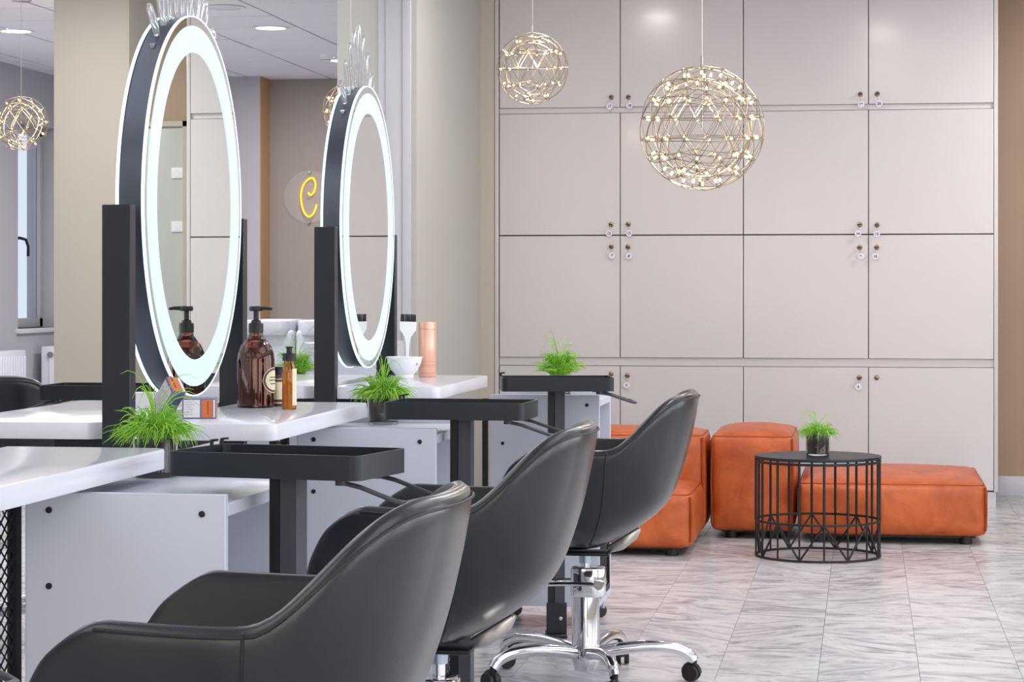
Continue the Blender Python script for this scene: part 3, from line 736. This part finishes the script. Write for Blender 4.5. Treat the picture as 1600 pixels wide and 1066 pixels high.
def make_chair(label, loc, rz, drop=0, base_rot=0, pedal=0, group='black salon chairs'):
    t = thing('salon_chair', label, 'chair', (loc[0], loc[1], 0), rz, group)
    NT, NS = 56, 16
    ss = [math.sin(k / NS * PI / 2) ** 1.0 for k in range(NS + 1)]
    o = MB(); vs = []
    for j in range(NS + 1):
        for i in range(NT + 1): vs.append(shell_pt(-1 + 2 * i / NT, ss[j]))
    W = NT + 1
    fs = [(j * W + i, j * W + i + 1, (j + 1) * W + i + 1, (j + 1) * W + i) for j in range(NS) for i in range(NT)]
    # bottom cap rings
    base = NS * W; cc = Vector((.05, 0, ZB - .006)); prev = base
    for q in (.66, .33):
        n0 = len(vs)
        for i in range(NT + 1): p = vs[base + i]; vs.append(cc + (Vector(p) - cc) * q + Vector((0, 0, -.004)))
        for i in range(NT): fs.append((prev + i, prev + i + 1, n0 + i + 1, n0 + i))
        prev = n0
    vs.append(cc); ci = len(vs) - 1
    for i in range(NT): fs.append((prev + i, prev + i + 1, ci))
    o.add(vs, fs); sh = o.build('shell', 'leather', t, smooth=180)
    sh.data.materials.append(M['leather_in'])
    bm = bmesh.new(); bm.from_mesh(sh.data); bmesh.ops.recalc_face_normals(bm, faces=bm.faces)
    # normals must point outward (down at the cap)
    bm.faces.ensure_lookup_table()
    if bm.faces[-1].normal.z > 0: bmesh.ops.reverse_faces(bm, faces=bm.faces)
    bm.to_mesh(sh.data); bm.free()
    so = sh.modifiers.new('t', 'SOLIDIFY'); so.thickness = .034; so.offset = -1; so.use_quality_normals = True; so.material_offset = 1; so.material_offset_rim = 0
    sb = sh.modifiers.new('s', 'SUBSURF'); sb.levels = 1; sb.render_levels = 1
    sh.location = (0, 0, -drop)
    # seams
    for sg in (-1, 1):
        for tt in (.505,):
            o = MB(); o.tube([shell_pt(sg * tt, k / 20 * .98) * 1.0 + Vector((0, sg * .001, -.004 if k == 0 else 0)) for k in range(21)], .0022, 6); o.build('seam', 'seam', sh, smooth=60)
    o = MB(); pts = [shell_pt(-1 + 2 * i / 90, .035) for i in range(5, 86)]
    o.tube(pts, .0024, 6); o.build('rim_piping', 'seam', sh, smooth=60)
    # seat cushion
    bm = bmesh.new(); bmesh.ops.create_cube(bm, size=1); bmesh.ops.subdivide_edges(bm, edges=bm.edges, cuts=8, use_grid_fill=True)
    for v in bm.verts:
        u = v.co * 2; k = 1 - .10 * max(0, -u.x)
        dome = (1 - abs(u.x) ** 3) * (1 - abs(u.y) ** 3)
        r = .9 + .1 * (1 - abs(u.z) ** 3)
        tap = .80 + .20 * (u.z * .5 + .5)
        v.co = Vector((.035 + .200 * u.x * (1 - .06 * abs(u.y) ** 3) * (tap if u.x < 0 else 1), .190 * u.y * k * tap * (1 - .06 * abs(u.x) ** 3), .468 + (.036 + (.016 * dome if u.z > 0 else 0)) * u.z * r))
    me = bpy.data.meshes.new('seat'); bm.to_mesh(me); bm.free(); me.materials.append(M['leather_in']); me.polygons.foreach_set('use_smooth', [True] * len(me.polygons))
    se = bpy.data.objects.new('seat', me); sc.collection.objects.link(se); se.parent = t; se.location = (0, 0, -drop)
    # mechanism
    o = MB(); o.box(-.07, .06, -.045, .045, ZB - .020, ZB - .010); o.build('seat_plate', 'blackmatte', t, loc=(0, 0, -drop), bevel=.004)
    o = MB(); q_ = [(-.07, ZB - .018), (-.115, ZB - .008), (-.155, ZB + .022), (-.168, ZB + .048), (-.158, ZB + .055), (-.11, ZB + .026), (-.07, ZB + .004)]
    n_ = len(q_); o.add([(x * .93, -.018, z + .004) for x, z in q_] + [(x * .93, .018, z + .004) for x, z in q_], [tuple(range(n_)), tuple(range(2 * n_ - 1, n_ - 1, -1))] + [(k, n_ + k, n_ + (k + 1) % n_, (k + 1) % n_) for k in range(n_)])
    o.build('seat_bracket', 'steel', t, loc=(0, 0, -drop), bevel=.003)
    # column
    zt = ZB - .014 - drop
    o = MB(); o.lathe([(.0, .30), (.0130, .30), (.0130, zt), (0, zt)], 24); o.build('piston', 'chrome', t, smooth=40)
    o = MB(); o.lathe([(.0131, zt - .03), (.018, zt - .03), (.0185, zt), (0, zt)], 24); o.build('collar', 'zinc', t, smooth=40)
    o = MB(); o.lathe([(0, .075), (.039, .075), (.039, .305), (.036, .315), (.014, .318)], 32); col = o.build('pump_cylinder', 'chrome', t, smooth=40)
    o = MB(); o.prism([(-.056, -.020), (-.030, -.041), (.034, -.041), (.040, -.02), (.040, .02), (.034, .041), (-.030, .041), (-.056, .02)], .235, .318); ph_ = o.build('pump_head', 'chrome', t, bevel=.006); ph_.rotation_euler = (0, 0, pedal)
    # pedal lever
    a = .0
    o = MB(); o.cyl((-.042, -.052, .272), (-.042, .052, .272), .013, n=16)
    o = o.build('pedal_pivot', 'steel', t, smooth=40); o.rotation_euler = (0, 0, pedal)
    o = MB()
    for yy in (-.047, .047): o.tube(bez([(-.042, yy, .272), (.02, yy, .276), (.12, yy, .274), (.20, yy * .9, .262)], 8), .0055, 8)
    for yy in (-.036, .0, .036): o.box(.19, .30, yy - .013, yy + .013, .256, .262)
    o.box(.18, .20, -.05, .05, .255, .264); o.box(.29, .31, -.05, .05, .255, .264)
    o = o.build('foot_pedal', 'chrome', t, smooth=40); o.rotation_euler = (0, 0, pedal)
    # star base
    o = MB(); o.lathe([(0, .028), (.030, .028), (.034, .04), (.04, .055), (.04, .085), (.036, .09), (0, .09)], 32); hub = o.build('hub', 'chrome', t, smooth=40)
    for k in range(5):
        an = base_rot + k * 2 * PI / 5; ca_, sa_ = math.cos(an), math.sin(an)
        pr = [(.03, .078), (.10, .090), (.18, .098), (.245, .093), (.285, .078), (.303, .058)]
        path = catmull([(r_ * ca_, r_ * sa_, z) for r_, z in pr], 6)
        o = MB(); o.tube(path, [.0185 - .003 * q / len(path) for q in range(len(path))], 12); lg = o.build('leg', 'chrome', t, smooth=60)
        o = MB(); cx, cy = .303 * ca_, .303 * sa_; rot = an + 1.2 + k * .7
        o.cyl((cx, cy, .045), (cx, cy, .062), .008, n=10)
        ux, uy = math.cos(rot), math.sin(rot)
        for s in (-1, 1):
            c0 = Vector((cx + s * ux * .005 - uy * .008, cy + s * uy * .005 + ux * .008, .0245)); c1 = c0 + Vector((s * ux * .014, s * uy * .014, 0))
            o.cyl(c0, c1, .0243, .022, n=20)
        dm = [(cx + math.cos(q) * .0, cy, .05) for q in range(0)]
        hc = Vector((cx - uy * .008, cy + ux * .008, .0245))
        o.tube([hc + Vector((-uy * math.cos(q) * .022, ux * math.cos(q) * .022, math.sin(q) * .023)) for q in [PI * w_ / 8 for w_ in range(9)]], .009, 8)
        o.build('castor', 'blackmatte', t, smooth=40)
    return t
c1 = gp(716, 3.10); h1 = gp(800 + (-.377) / 3.1 * F, 3.10)
make_chair('nearest black leather salon chair cut by the bottom picture edge', gp(365, 3.09), PI, drop=-.022, base_rot=.3)
make_chair('middle black leather salon chair overlapping the nearest one', gp(686, 4.62), PI, drop=-.018, base_rot=.21, pedal=PI)
make_chair('farthest black leather salon chair showing its whole chrome star base', gp(915, 6.45), PI, drop=.0, base_rot=PI + math.radians(4) + TH * 0)
make_chair('black salon chair at the left picture edge on the opposite side', gp(-25, 7.25), math.radians(105), drop=-.02, base_rot=.5)

# ================================================================== THINGS ON THE WORKTOPS
WT = .8003
def lathe_thing(name, label, cat, loc, parts, rz=0, group=None):
    t = thing(name, label, cat, loc, rz, group)
    for pn, m, prof in parts:
        o = MB(); o.lathe(prof, 40); o.build(pn, m, t, smooth=40)
    return t
# big brown pump bottle
bx, by = gp(400, 5.76)
hb = .148
t = lathe_thing('pump_bottle', 'big brown glass pump bottle with an oval cream label', 'bottle', (bx, by, WT), [
    ('glass', 'amber', [(0, 0), (.044, 0), (.047, .003), (.047, .118), (.045, .135), (.038, .153), (.026, .168), (.019, .177), (.0165, .187)]),
    ('lotion', 'brownliq', [(0, .004), (.0445, .004), (.0445, .117), (.0425, .133), (.036, .149), (0, .150)]),
    ('collar', 'blackmatte', [(0, .186), (.0185, .186), (.0185, .208), (.017, .210), (0, .210)]),
    ('pump_stem', 'blackmatte', [(0, .208), (.013, .209), (.012, .216), (.0065, .219), (.0065, .240), (0, .240)])])
o = MB(); o.lathe([(0, .240), (.015, .240), (.017, .243), (.017, .249), (.015, .252), (0, .252)], 24); o.tube([(.0, 0, .247), (.03, -.006, .247), (.043, -.009, .2455)], [.006, .0045, .0035], 8); o.build('pump_head', 'blackmatte', t, smooth=40)
def curved_label(r, a0, a1, z0, z1, oval=True, n=20):
    o = MB(); vs = []; fs = []; zc_, hz = (z0 + z1) / 2, (z1 - z0) / 2; am, ha = (a0 + a1) / 2, (a1 - a0) / 2
    for i in range(n + 1):
        u = -1 + 2 * i / n; k = math.sqrt(max(0, 1 - u * u)) if oval else 1
        a = am + ha * u
        for q in range(-3, 4): vs.append((r * math.cos(a), r * math.sin(a), zc_ + hz * k * q / 3))
    for i in range(n):
        for q in range(6): fs.append((i * 7 + q, (i + 1) * 7 + q, (i + 1) * 7 + q + 1, i * 7 + q + 1))
    return o.add(vs, fs)
la = -PI / 2 + TH + 1.28
curved_label(.0474, la - .82, la + .82, .036, .100).build('label_border', 'cream', t, smooth=60)
curved_label(.0476, la - .79, la + .79, .038, .098).build('label_edge', 'brownlabel', t, smooth=60)
curved_label(.0478, la - .66, la + .66, .043, .093).build('label', 'cream', t, smooth=60)
for z, w_ in ((.074, .34), (.067, .42), (.058, .3)):
    curved_label(.0480, la - w_, la + w_, z, z + .0025, oval=False, n=8).build('label_line', 'brownlabel', t)
# small dark bottle with cream label
bx, by = gp(436, 5.80)
t = lathe_thing('small_bottle', 'small dark capped bottle with a cream label between the two bigger bottles', 'bottle', (bx, by, WT), [
    ('body', 'brownlabel', [(0, 0), (.017, 0), (.0175, .003), (.0175, .078), (.015, .082), (0, .082)]),
    ('label', 'cream', [(.0178, .018), (.0178, .062)]), ('band', 'cream', [(.0178, .008), (.0178, .011)]), ('band', 'cream', [(.0178, .068), (.0178, .070)]),
    ('cap', 'blackmatte', [(0, .080), (.0165, .080), (.0165, .098), (.015, .100), (0, .100)])])
# honey pump bottle
bx, by = gp(452, 5.66)
t = lathe_thing('oil_bottle', 'slim amber glass bottle with a black nozzle cap, right of the brown bottle', 'bottle', (bx, by, WT), [
    ('glass', 'honey', [(0, 0), (.0168, 0), (.0178, .002), (.0178, .088), (.0165, .097), (.0135, .108), (.0125, .120)]),
    ('oil', 'honeyliq', [(0, .003), (.0155, .003), (.0158, .086), (.0145, .095), (0, .096)]),
    ('cap', 'blackmatte', [(0, .119), (.0165, .119), (.0165, .136), (.0150, .138), (0, .138)]),
    ('nozzle', 'blackmatte', [(0, .136), (.0070, .137), (.0070, .150), (.0095, .151), (.0095, .154), (0, .155)])])
o = curved_label(.0181, -.9, .9, .010, .100, oval=False, n=10).build('label', 'cream', t)
# dye cartons
def carton(label, loc, rot, L=.125, wd=.045, hh=.062, side_orange=False):
    t = thing('dye_carton', label, 'carton', loc, 0, 'hair dye cartons'); t.rotation_euler = rot
    o = MB(); o.box(-L / 2, L / 2, -wd / 2, wd / 2, 0, hh); o.build('box', 'cartonblue', t, bevel=.0008, seg=1)
    e = .0005
    o = MB(); o.box(L / 2, L / 2 + e, -wd / 2 + .003, wd / 2 - .010, .003, hh - .003); o.build('orange_end', 'orange', t)
    o = MB(); o.box(L / 2, L / 2 + e, wd / 2 - .008, wd / 2 - .002, .003, hh - .003); o.build('end_strip', 'carton', t)
    o = MB()
    for k in range(7): o.box(L / 2 + e, L / 2 + 2 * e, -.008, -.004, .012 + k * .0055, .012 + k * .0055 + .0035)
    o.build('end_lettering', 'brownlabel', t)
    xw = -L / 2 + .52 * L if side_orange else L / 2 - .006
    o = MB(); o.box(-L / 2 + .003, xw, -wd / 2 - e, -wd / 2, .003, hh - .003); o.build('printed_side', 'carton', t)
    if side_orange:
        o = MB(); o.box(xw + .005, L / 2 - .008, -wd / 2 - e, -wd / 2, .003, hh - .003); o.build('orange_panel', 'orange', t)
        o = MB(); o.box(L / 2 - .006, L / 2 - .002, -wd / 2 - e, -wd / 2, .003, hh - .003); o.build('side_strip', 'carton', t)
        o = MB()
        for k in range(6): o.box(xw + .017, xw + .020, -wd / 2 - 2 * e, -wd / 2 - e, .010 + k * .005, .010 + k * .005 + .003)
        o.build('panel_lettering', 'brownlabel', t)
    o = MB()
    for k in range(6): o.box(-L / 2 + .008, xw - .008 - random.uniform(0, .012), -wd / 2 - 2 * e, -wd / 2 - e, .010 + k * .0055, .010 + k * .0055 + .0012)
    o.build('side_print', 'cartongrey', t)
    o = MB(); o.box(-L / 2 - e, -L / 2, -wd / 2 + .003, wd / 2 - .003, .003, hh * .72); o.build('back_end', 'cartongrey', t)
    return t
# lying carton: one end face seen left, long side to the camera
cx1, cy1 = gp(312, 5.28)
carton('dye carton with an orange end lying flat in front of the near mirror', (cx1, cy1, WT), (0, 0, math.radians(14)), L=.076, wd=.062, hh=.046, side_orange=True)
cx2, cy2 = gp(277, 5.30)
carton('dye carton tilted up and leaning over the flat one', (cx2 - .012, cy2 - .006, WT + .026), (math.radians(-6), math.radians(-46), math.radians(-38)), L=.095, wd=.036, hh=.048)
o = MB(); o.box(0, .05, 0, .06, 0, .038); o = o.build('small_box', 'carton', None, bevel=.001, seg=1); o.location = (-1.80, 5.50, WT); tag(o, 'plain small white box behind the near mirror beside its far post', 'box')
# bowl, brush, can
bx, by = gp(632, 7.62)
t = lathe_thing('tint_bowl', 'white tint mixing bowl standing under the far mirror', 'bowl', (bx, by, WT), [
    ('bowl', 'white', [(0, 0), (.030, 0), (.031, .003), (.030, .010), (.044, .026), (.055, .050), (.0585, .066), (.0615, .067), (.0615, .070), (.0565, .070), (.052, .050), (.040, .028), (0, .014)])])
o = MB()
for k, (a, z) in enumerate(((-.42, .048), (-.28, .048))):
    aa = -PI / 2 + TH + PI * .27 + k * .12; o.lathe([(0, 0), (.0022, .0)], 6)
    o = MB(); curved = [( (.0548) * math.cos(aa + q), (.0548) * math.sin(aa + q), z0) for q in (-.02, .02) for z0 in (.043, .052)]
    o.add(curved, [(0, 2, 3, 1)]); o.build('mark', 'bristle', t)
t = thing('tint_brush', 'white handled tint brush with black bristles standing up in the bowl', 'brush', (bx + .008, by, WT + .012)); t.rotation_euler = (0, math.radians(1.5), TH)
def plate(path):   # (x half width, z) -> flat handle with thickness
    o = MB(); n = len(path); th = .0035
    vs = [(sx_ * w_, y, z) for y in (-th, th) for w_, z in path for sx_ in (-1, 1)]
    fs = []
    for s in (0, 1):
        b0 = s * 2 * n
        for i in range(n - 1): f_ = (b0 + 2 * i, b0 + 2 * i + 1, b0 + 2 * i + 3, b0 + 2 * i + 2); fs.append(f_ if s == 0 else f_[::-1])
    for i in range(n - 1):
        fs.append((2 * i, 2 * i + 2, 2 * n + 2 * i + 2, 2 * n + 2 * i)); fs.append((2 * i + 1, 2 * n + 2 * i + 1, 2 * n + 2 * i + 3, 2 * i + 3))
    fs.append((0, 2 * n, 2 * n + 1, 1)); fs.append((2 * n - 2, 2 * n - 1, 4 * n - 1, 4 * n - 2))
    return o.add(vs, fs)
plate([(.0035, 0), (.0045, .06), (.006, .10), (.010, .122), (.020, .138), (.027, .147), (.028, .172), (.0265, .174)]).build('handle', 'white', t, bevel=.0008, seg=1)
o = MB()
for k in range(22):
    x = -.0245 + .049 * k / 21 + random.uniform(-.0006, .0006); o.cyl((x, 0, .168), (x * 1.0, random.uniform(-.001, .001), .1985 + random.uniform(-.0008, .0008)), .0015, .0011, n=5)
o.build('bristles', 'bristle', t)
t = lathe_thing('styling_can', 'tall rose gold can beside the white bowl', 'can', gp(668, 7.70) + (WT,), [
    ('body', 'copper', [(0, 0), (.028, 0), (.0293, .002), (.0293, .158), (.0285, .160)]), ('cap', 'copper', [(.0275, .160), (.0293, .161), (.0293, .180), (.028, .183), (0, .183)])])
o = MB(); o.lathe([(.0295, .040), (.0295, .0405)], 40)
for z in (.012, .034, .040, .052): o.lathe([(.0295, z), (.0295, z + .0012)], 40)
o.build('printed_line', 'ochre', t)

# ================================================================== PENDANTS
def ico(freq):
    g = (1 + 5 ** .5) / 2
    V = [Vector(v).normalized() for v in ((-1, g, 0), (1, g, 0), (-1, -g, 0), (1, -g, 0), (0, -1, g), (0, 1, g), (0, -1, -g), (0, 1, -g), (g, 0, -1), (g, 0, 1), (-g, 0, -1), (-g, 0, 1))]
    T = [(0, 11, 5), (0, 5, 1), (0, 1, 7), (0, 7, 10), (0, 10, 11), (1, 5, 9), (5, 11, 4), (11, 10, 2), (10, 7, 6), (7, 1, 8), (3, 9, 4), (3, 4, 2), (3, 2, 6), (3, 6, 8), (3, 8, 9), (4, 9, 5), (2, 4, 11), (6, 2, 10), (8, 6, 7), (9, 8, 1)]
    vs = []; key = {}
    def idx(p):
        p = p.normalized(); k = (round(p.x, 3), round(p.y, 3), round(p.z, 3))
        if k not in key: key[k] = len(vs); vs.append(p)
        return key[k]
    E = set()
    for a, b, c in T:
        grid = {}
        for i in range(freq + 1):
            for j in range(freq + 1 - i):
                grid[i, j] = idx(V[a] * (freq - i - j) + V[b] * i + V[c] * j)
        for (i, j), p in grid.items():
            for di, dj in ((1, 0), (0, 1), (1, -1)):
                q = grid.get((i + di, j + dj))
                if q is not None: E.add((min(p, q), max(p, q)))
    return vs, sorted(E)
def pendant(px, py, zc, R, freq, label, rot=(0, 0, 0), wire=.0013, es=1, power=6):
    x, y = gp(px, zc); z = H + (449 - py) * zc / F
    t = thing('globe_pendant', label, 'pendant lamp', (x, y, z), 0, 'wire globe pendants with small bulbs')
    vs, E = ico(freq); rm = Matrix.Rotation(rot[0], 3, 'X') @ Matrix.Rotation(rot[2], 3, 'Z') @ Matrix.Rotation(.5536, 3, 'X')
    vs = [rm @ v for v in vs]
    for nm, k in (('outer_cage', 1.0), ('inner_cage', .80)):
        o = MB()
        for a, b in E:
            A, B = vs[a], vs[b]; n = 6; pts = []
            for q in range(n + 1):
                u = q / n; p = A.lerp(B, u).normalized()
                bulge = 1 if k == 1 else 1
                pts.append(p * R * k * bulge)
            o.tube(pts, wire, 4, caps=False)
        o.build(nm, 'wire', t, smooth=60)
    lm = MB(); lm.cyl((0, 0, R * .80), (0, 0, R * 1.0), .0028, n=6); lm.cyl((0, 0, R * 1.0), (0, 0, R * 1.012), .0045, n=6)
    gl = MB(); gl.lathe([(0, R * .85), (.0036, R * .865), (.0044, R * .895), (.003, R * .93), (0, R * .94)], 8)
    mods = bulbs = None
    for v in vs:
        q = v.to_track_quat('Z', 'Y').to_euler()
        if mods is None: mods = lm.build('bulb_holder', 'wire', t); bulbs = gl.build('bulb', 'led', mods); a_, b_ = mods, bulbs
        else:
            a_ = mods.copy(); sc.collection.objects.link(a_); a_.parent = t
            b_ = bulbs.copy(); sc.collection.objects.link(b_); b_.parent = a_
        a_.rotation_euler = q
    o = MB(); o.cyl((0, 0, R), (0, 0, R + .03), .004, n=8); o.cyl((0, 0, 0), (0, 0, R), .002, n=6); o.build('stem', 'steel', t, smooth=60)
    o = MB(); o.cyl((0, 0, R + .02), (0, 0, CZ - z - .02), .0016, n=6); o.build('cord', 'cord', t)
    o = MB(); o.lathe([(0, CZ - z), (.06, CZ - z), (.06, CZ - z - .018), (.05, CZ - z - .024), (0, CZ - z - .024)], 24); o.build('ceiling_rose', 'chrome', t, smooth=40)
    l = bpy.data.lights.new('bulb_glow', 'POINT'); l.energy = power; l.color = (1, .78, .5); l.shadow_soft_size = .03; l.specular_factor = 0
    lo = bpy.data.objects.new('bulb_glow', l); sc.collection.objects.link(lo); lo.parent = t
    return t
pendant(1097, 200, 7.0, .189, 3, 'large wire globe pendant hanging in front of the white lockers', rot=(.1, 0, .2), power=5)
pendant(832, 107, 9.7, .150, 2, 'small wire globe pendant at the left end of the lockers', rot=(.12, 0, .3), power=2.5)
pendant(33, 193, 12.7, .150, 2, 'small wire globe pendant at the left picture edge beside the beige column', rot=(.3, 0, .9), power=6)
pendant(548, 172, 9.45, .115, 2, 'small wire globe pendant half hidden behind the far mirror', rot=(.2, 0, .5), power=1.5)

# ================================================================== FAR ROOM THINGS
def downlight(px, py, lit=True, power=34, dia=.20):
    zc = (CZ - H) * F / (449 - py); x, y = gp(px, zc)
    t = thing('downlight', None, 'ceiling light', (x, y, CZ - .002))
    o = MB(); o.lathe([(dia / 2 - .008, -.004), (dia / 2 + .012, -.006), (dia / 2 + .014, 0), (dia / 2 - .008, 0)], 40); o.build('trim_ring', 'white', t, smooth=40)
    o = MB(); o.lathe([(0, -.003), (dia / 2 - .006, -.003), (dia / 2 - .006, 0)], 40); o.build('lens', 'downlight' if lit else 'radiator', t, smooth=40)
    if lit: area('downlight_beam', (x, y, CZ - .012), dia * .9, power, (1, .97, .93), disk=True)
    return t
tag(downlight(25, 48), 'round lit downlight at the upper left, left of the beige column')
tag(downlight(423, 43), 'round lit downlight between the two mirrors, nearest in the ceiling there')
tag(downlight(533, 94), 'round lit downlight half hidden by the pillar edge')
tag(downlight(352, 11, lit=False), 'round unlit grey ceiling vent near the top edge right of the crown')
# downlights outside the frame: three mirrored in the lockers, last added to brighten tan wall
for n, (x, y) in enumerate(((.1, 8.9), (-1.2, 9.9), (.1, 6.3), (1.5, 11.0))):
    t = thing('downlight', ('round overhead downlight above the ottoman', 'round overhead downlight above the left lockers', 'round overhead downlight above the farthest black chair', 'round overhead downlight in front of the grey green door')[n], 'ceiling light', (x, y, CZ - .002), group='overhead downlights')
    o = MB(); o.lathe([(.092, -.004), (.112, -.006), (.114, 0), (.092, 0)], 32); o.build('trim_ring', 'white', t, smooth=40)
    o = MB(); o.lathe([(0, -.003), (.094, -.003), (.094, 0)], 32); o.build('lens', 'downlight', t, smooth=40)
    area('downlight_beam', (x, y, CZ - .012), .18, 34 if n == 3 else 14, (1, .97, .93), disk=True)
zc = 1.6 * F / (449 - 86); x, y = gp(510, zc)
t = thing('smoke_detector', 'small white smoke detector on the ceiling near the pillar', 'smoke detector', (x, y, CZ))
o = MB(); o.lathe([(0, -.045), (.03, -.045), (.035, -.03), (.05, -.022), (.055, 0), (0, 0)], 24); o.build('housing', 'white', t, smooth=40)
o = MB(); o.lathe([(.036, -.033), (.037, -.033), (.037, -.036)], 24); o.build('sensor_ring', 'cartonblue', t)
# neon sign
nx, ny = sx(483, 17.2), 17.2; nz = H + (449 - 305) * 17.35 / F
t = thing('neon_sign', 'yellow neon letter C on a round clear panel on the far taupe wall', 'neon sign', (nx, 17.22, nz))
k = 17.35 / F
o = MB(); o.lathe([(0, 0), (.20, 0), (.20, .006), (0, .006)], 48); o = o.build('acrylic_disc', 'acrylic', t, smooth=40); o.rotation_euler = (PI / 2, 0, 0)
pc = [(481.5, 298), (483, 301.5), (486.5, 302), (491, 297), (493.2, 287), (491, 277.5), (486, 275.5), (479, 279.5), (472.5, 289), (469.6, 302), (470.5, 316), (474.5, 329), (481, 336.3), (487, 335), (492.5, 327), (495, 317.5)]
pts = catmull([((a - 483) * k, -.018, (305 - b) * k) for a, b in pc], 6)
o = MB(); o.tube(pts, .0068, 8); o.build('letter', 'neon', t, smooth=60)
for a, b in ((483, 266), (483, 345)):
    o = MB(); o.cyl(((a - 483) * k, -.012, (305 - b) * k), ((a - 483) * k, .01, (305 - b) * k), .009, n=12); o.build('standoff', 'steel', t, smooth=40)
# radiators
def radiator(x0, x1, y0, y1, z0, z1, label):
    t = thing('radiator', label, 'radiator', ((x0 + x1) / 2, (y0 + y1) / 2, 0)); hx, hy = (x1 - x0) / 2, (y1 - y0) / 2
    o = MB(); o.box(-hx, hx, -hy, hy, z0, z1); o.build('body', 'radiator', t, bevel=.008)
    n = int((y1 - y0) / .05)
    for k in range(n):
        yy = -hy + .03 + k * .05; o = MB(); o.box(hx, hx + .006, yy, yy + .028, z0 + .04, z1 - .04); o.build('rib', 'radiator', t, bevel=.002, seg=1)
    o = MB(); o.cyl((hx * .2, -hy - .03, z1 - .06), (hx * .2, -hy, z1 - .06), .022, n=16); o.build('valve', 'steel', t, smooth=40)
    o = MB(); o.cyl((hx * .2, -hy - .02, z1 - .06), (hx * .2, -hy - .02, 0), .008, n=8); o.build('pipe', 'radiator', t, smooth=40)
radiator(-5.99, -5.86, 16.22, 16.90, .12, .665, 'white radiator with a round valve under the window beside the beige column')
radiator(-6.0, -5.88, 14.6, 15.62, .12, .655, 'white radiator at the left picture edge')
# backwash basins
for px0, px1, zt, lb, yb in ((372, 459, .86, 'left white gloss wash basin glimpsed beyond the bottles', 14.2), (461, 530, .865, 'right white gloss wash basin glimpsed beside the far mirror post', 14.2)):
    xa, xb = sx(px0, yb), sx(px1, yb); zt = H - (500 - 449) * (-(xa) * ST + yb * CT) / F
    t = thing('wash_basin', lb, 'wash basin', ((xa + xb) / 2, yb + .25, 0), 0, 'white wash basins')
    hw = (xb - xa) / 2
    o = MB(); o.box(-hw, hw, -.25, .25, .30, zt - .06); o.build('basin_body', 'porcelain', t, bevel=.03, seg=4)
    o = MB(); P = rrect(-hw, hw, -.27, .27, .10); Q = rrect(-hw + .04, hw - .04, -.23, .23, .08); n = len(P)
    vs = [(x, y, zt - .10) for x, y in P] + [(x, y, zt) for x, y in P] + [(x, y, zt) for x, y in Q] + [(x * .8, y * .8, zt - .14) for x, y in Q]
    fs = [tuple(range(n - 1, -1, -1)), tuple(range(3 * n, 4 * n))] + [(r_ * n + q, r_ * n + (q + 1) % n, (r_ + 1) * n + (q + 1) % n, (r_ + 1) * n + q) for r_ in range(3) for q in range(n)]
    o.add(vs, fs); o.build('rim', 'porcelain', t, bevel=.012, seg=3)
    o = MB(); o.prism(rrect(-.12, .12, -.12, .12, .05), 0, .3); o.build('pedestal', 'porcelain', t, smooth=40)
xa = sx(474, 9.0)
t = thing('storage_cart', 'white cabinet block behind the grass tuft on the opposite side', 'cart', (sx(472, 8.65) + .16, 8.85, 0))
o = MB(); o.box(-.16, .16, -.2, .2, 0.03, .885); o.build('body', 'cart', t, bevel=.003)
for sx_ in (-.12, .12):
    for sy_ in (-.15, .15):
        o = MB(); o.lathe([(0, 0), (.02, 0), (.02, .03), (0, .03)], 12, (sx_, sy_, 0)); o.build('foot', 'blackmatte', t)
cart(-2.14, -1.82, 7.76, 'white cart on the opposite side carrying the grass tuft beyond the bottles', d=.34)
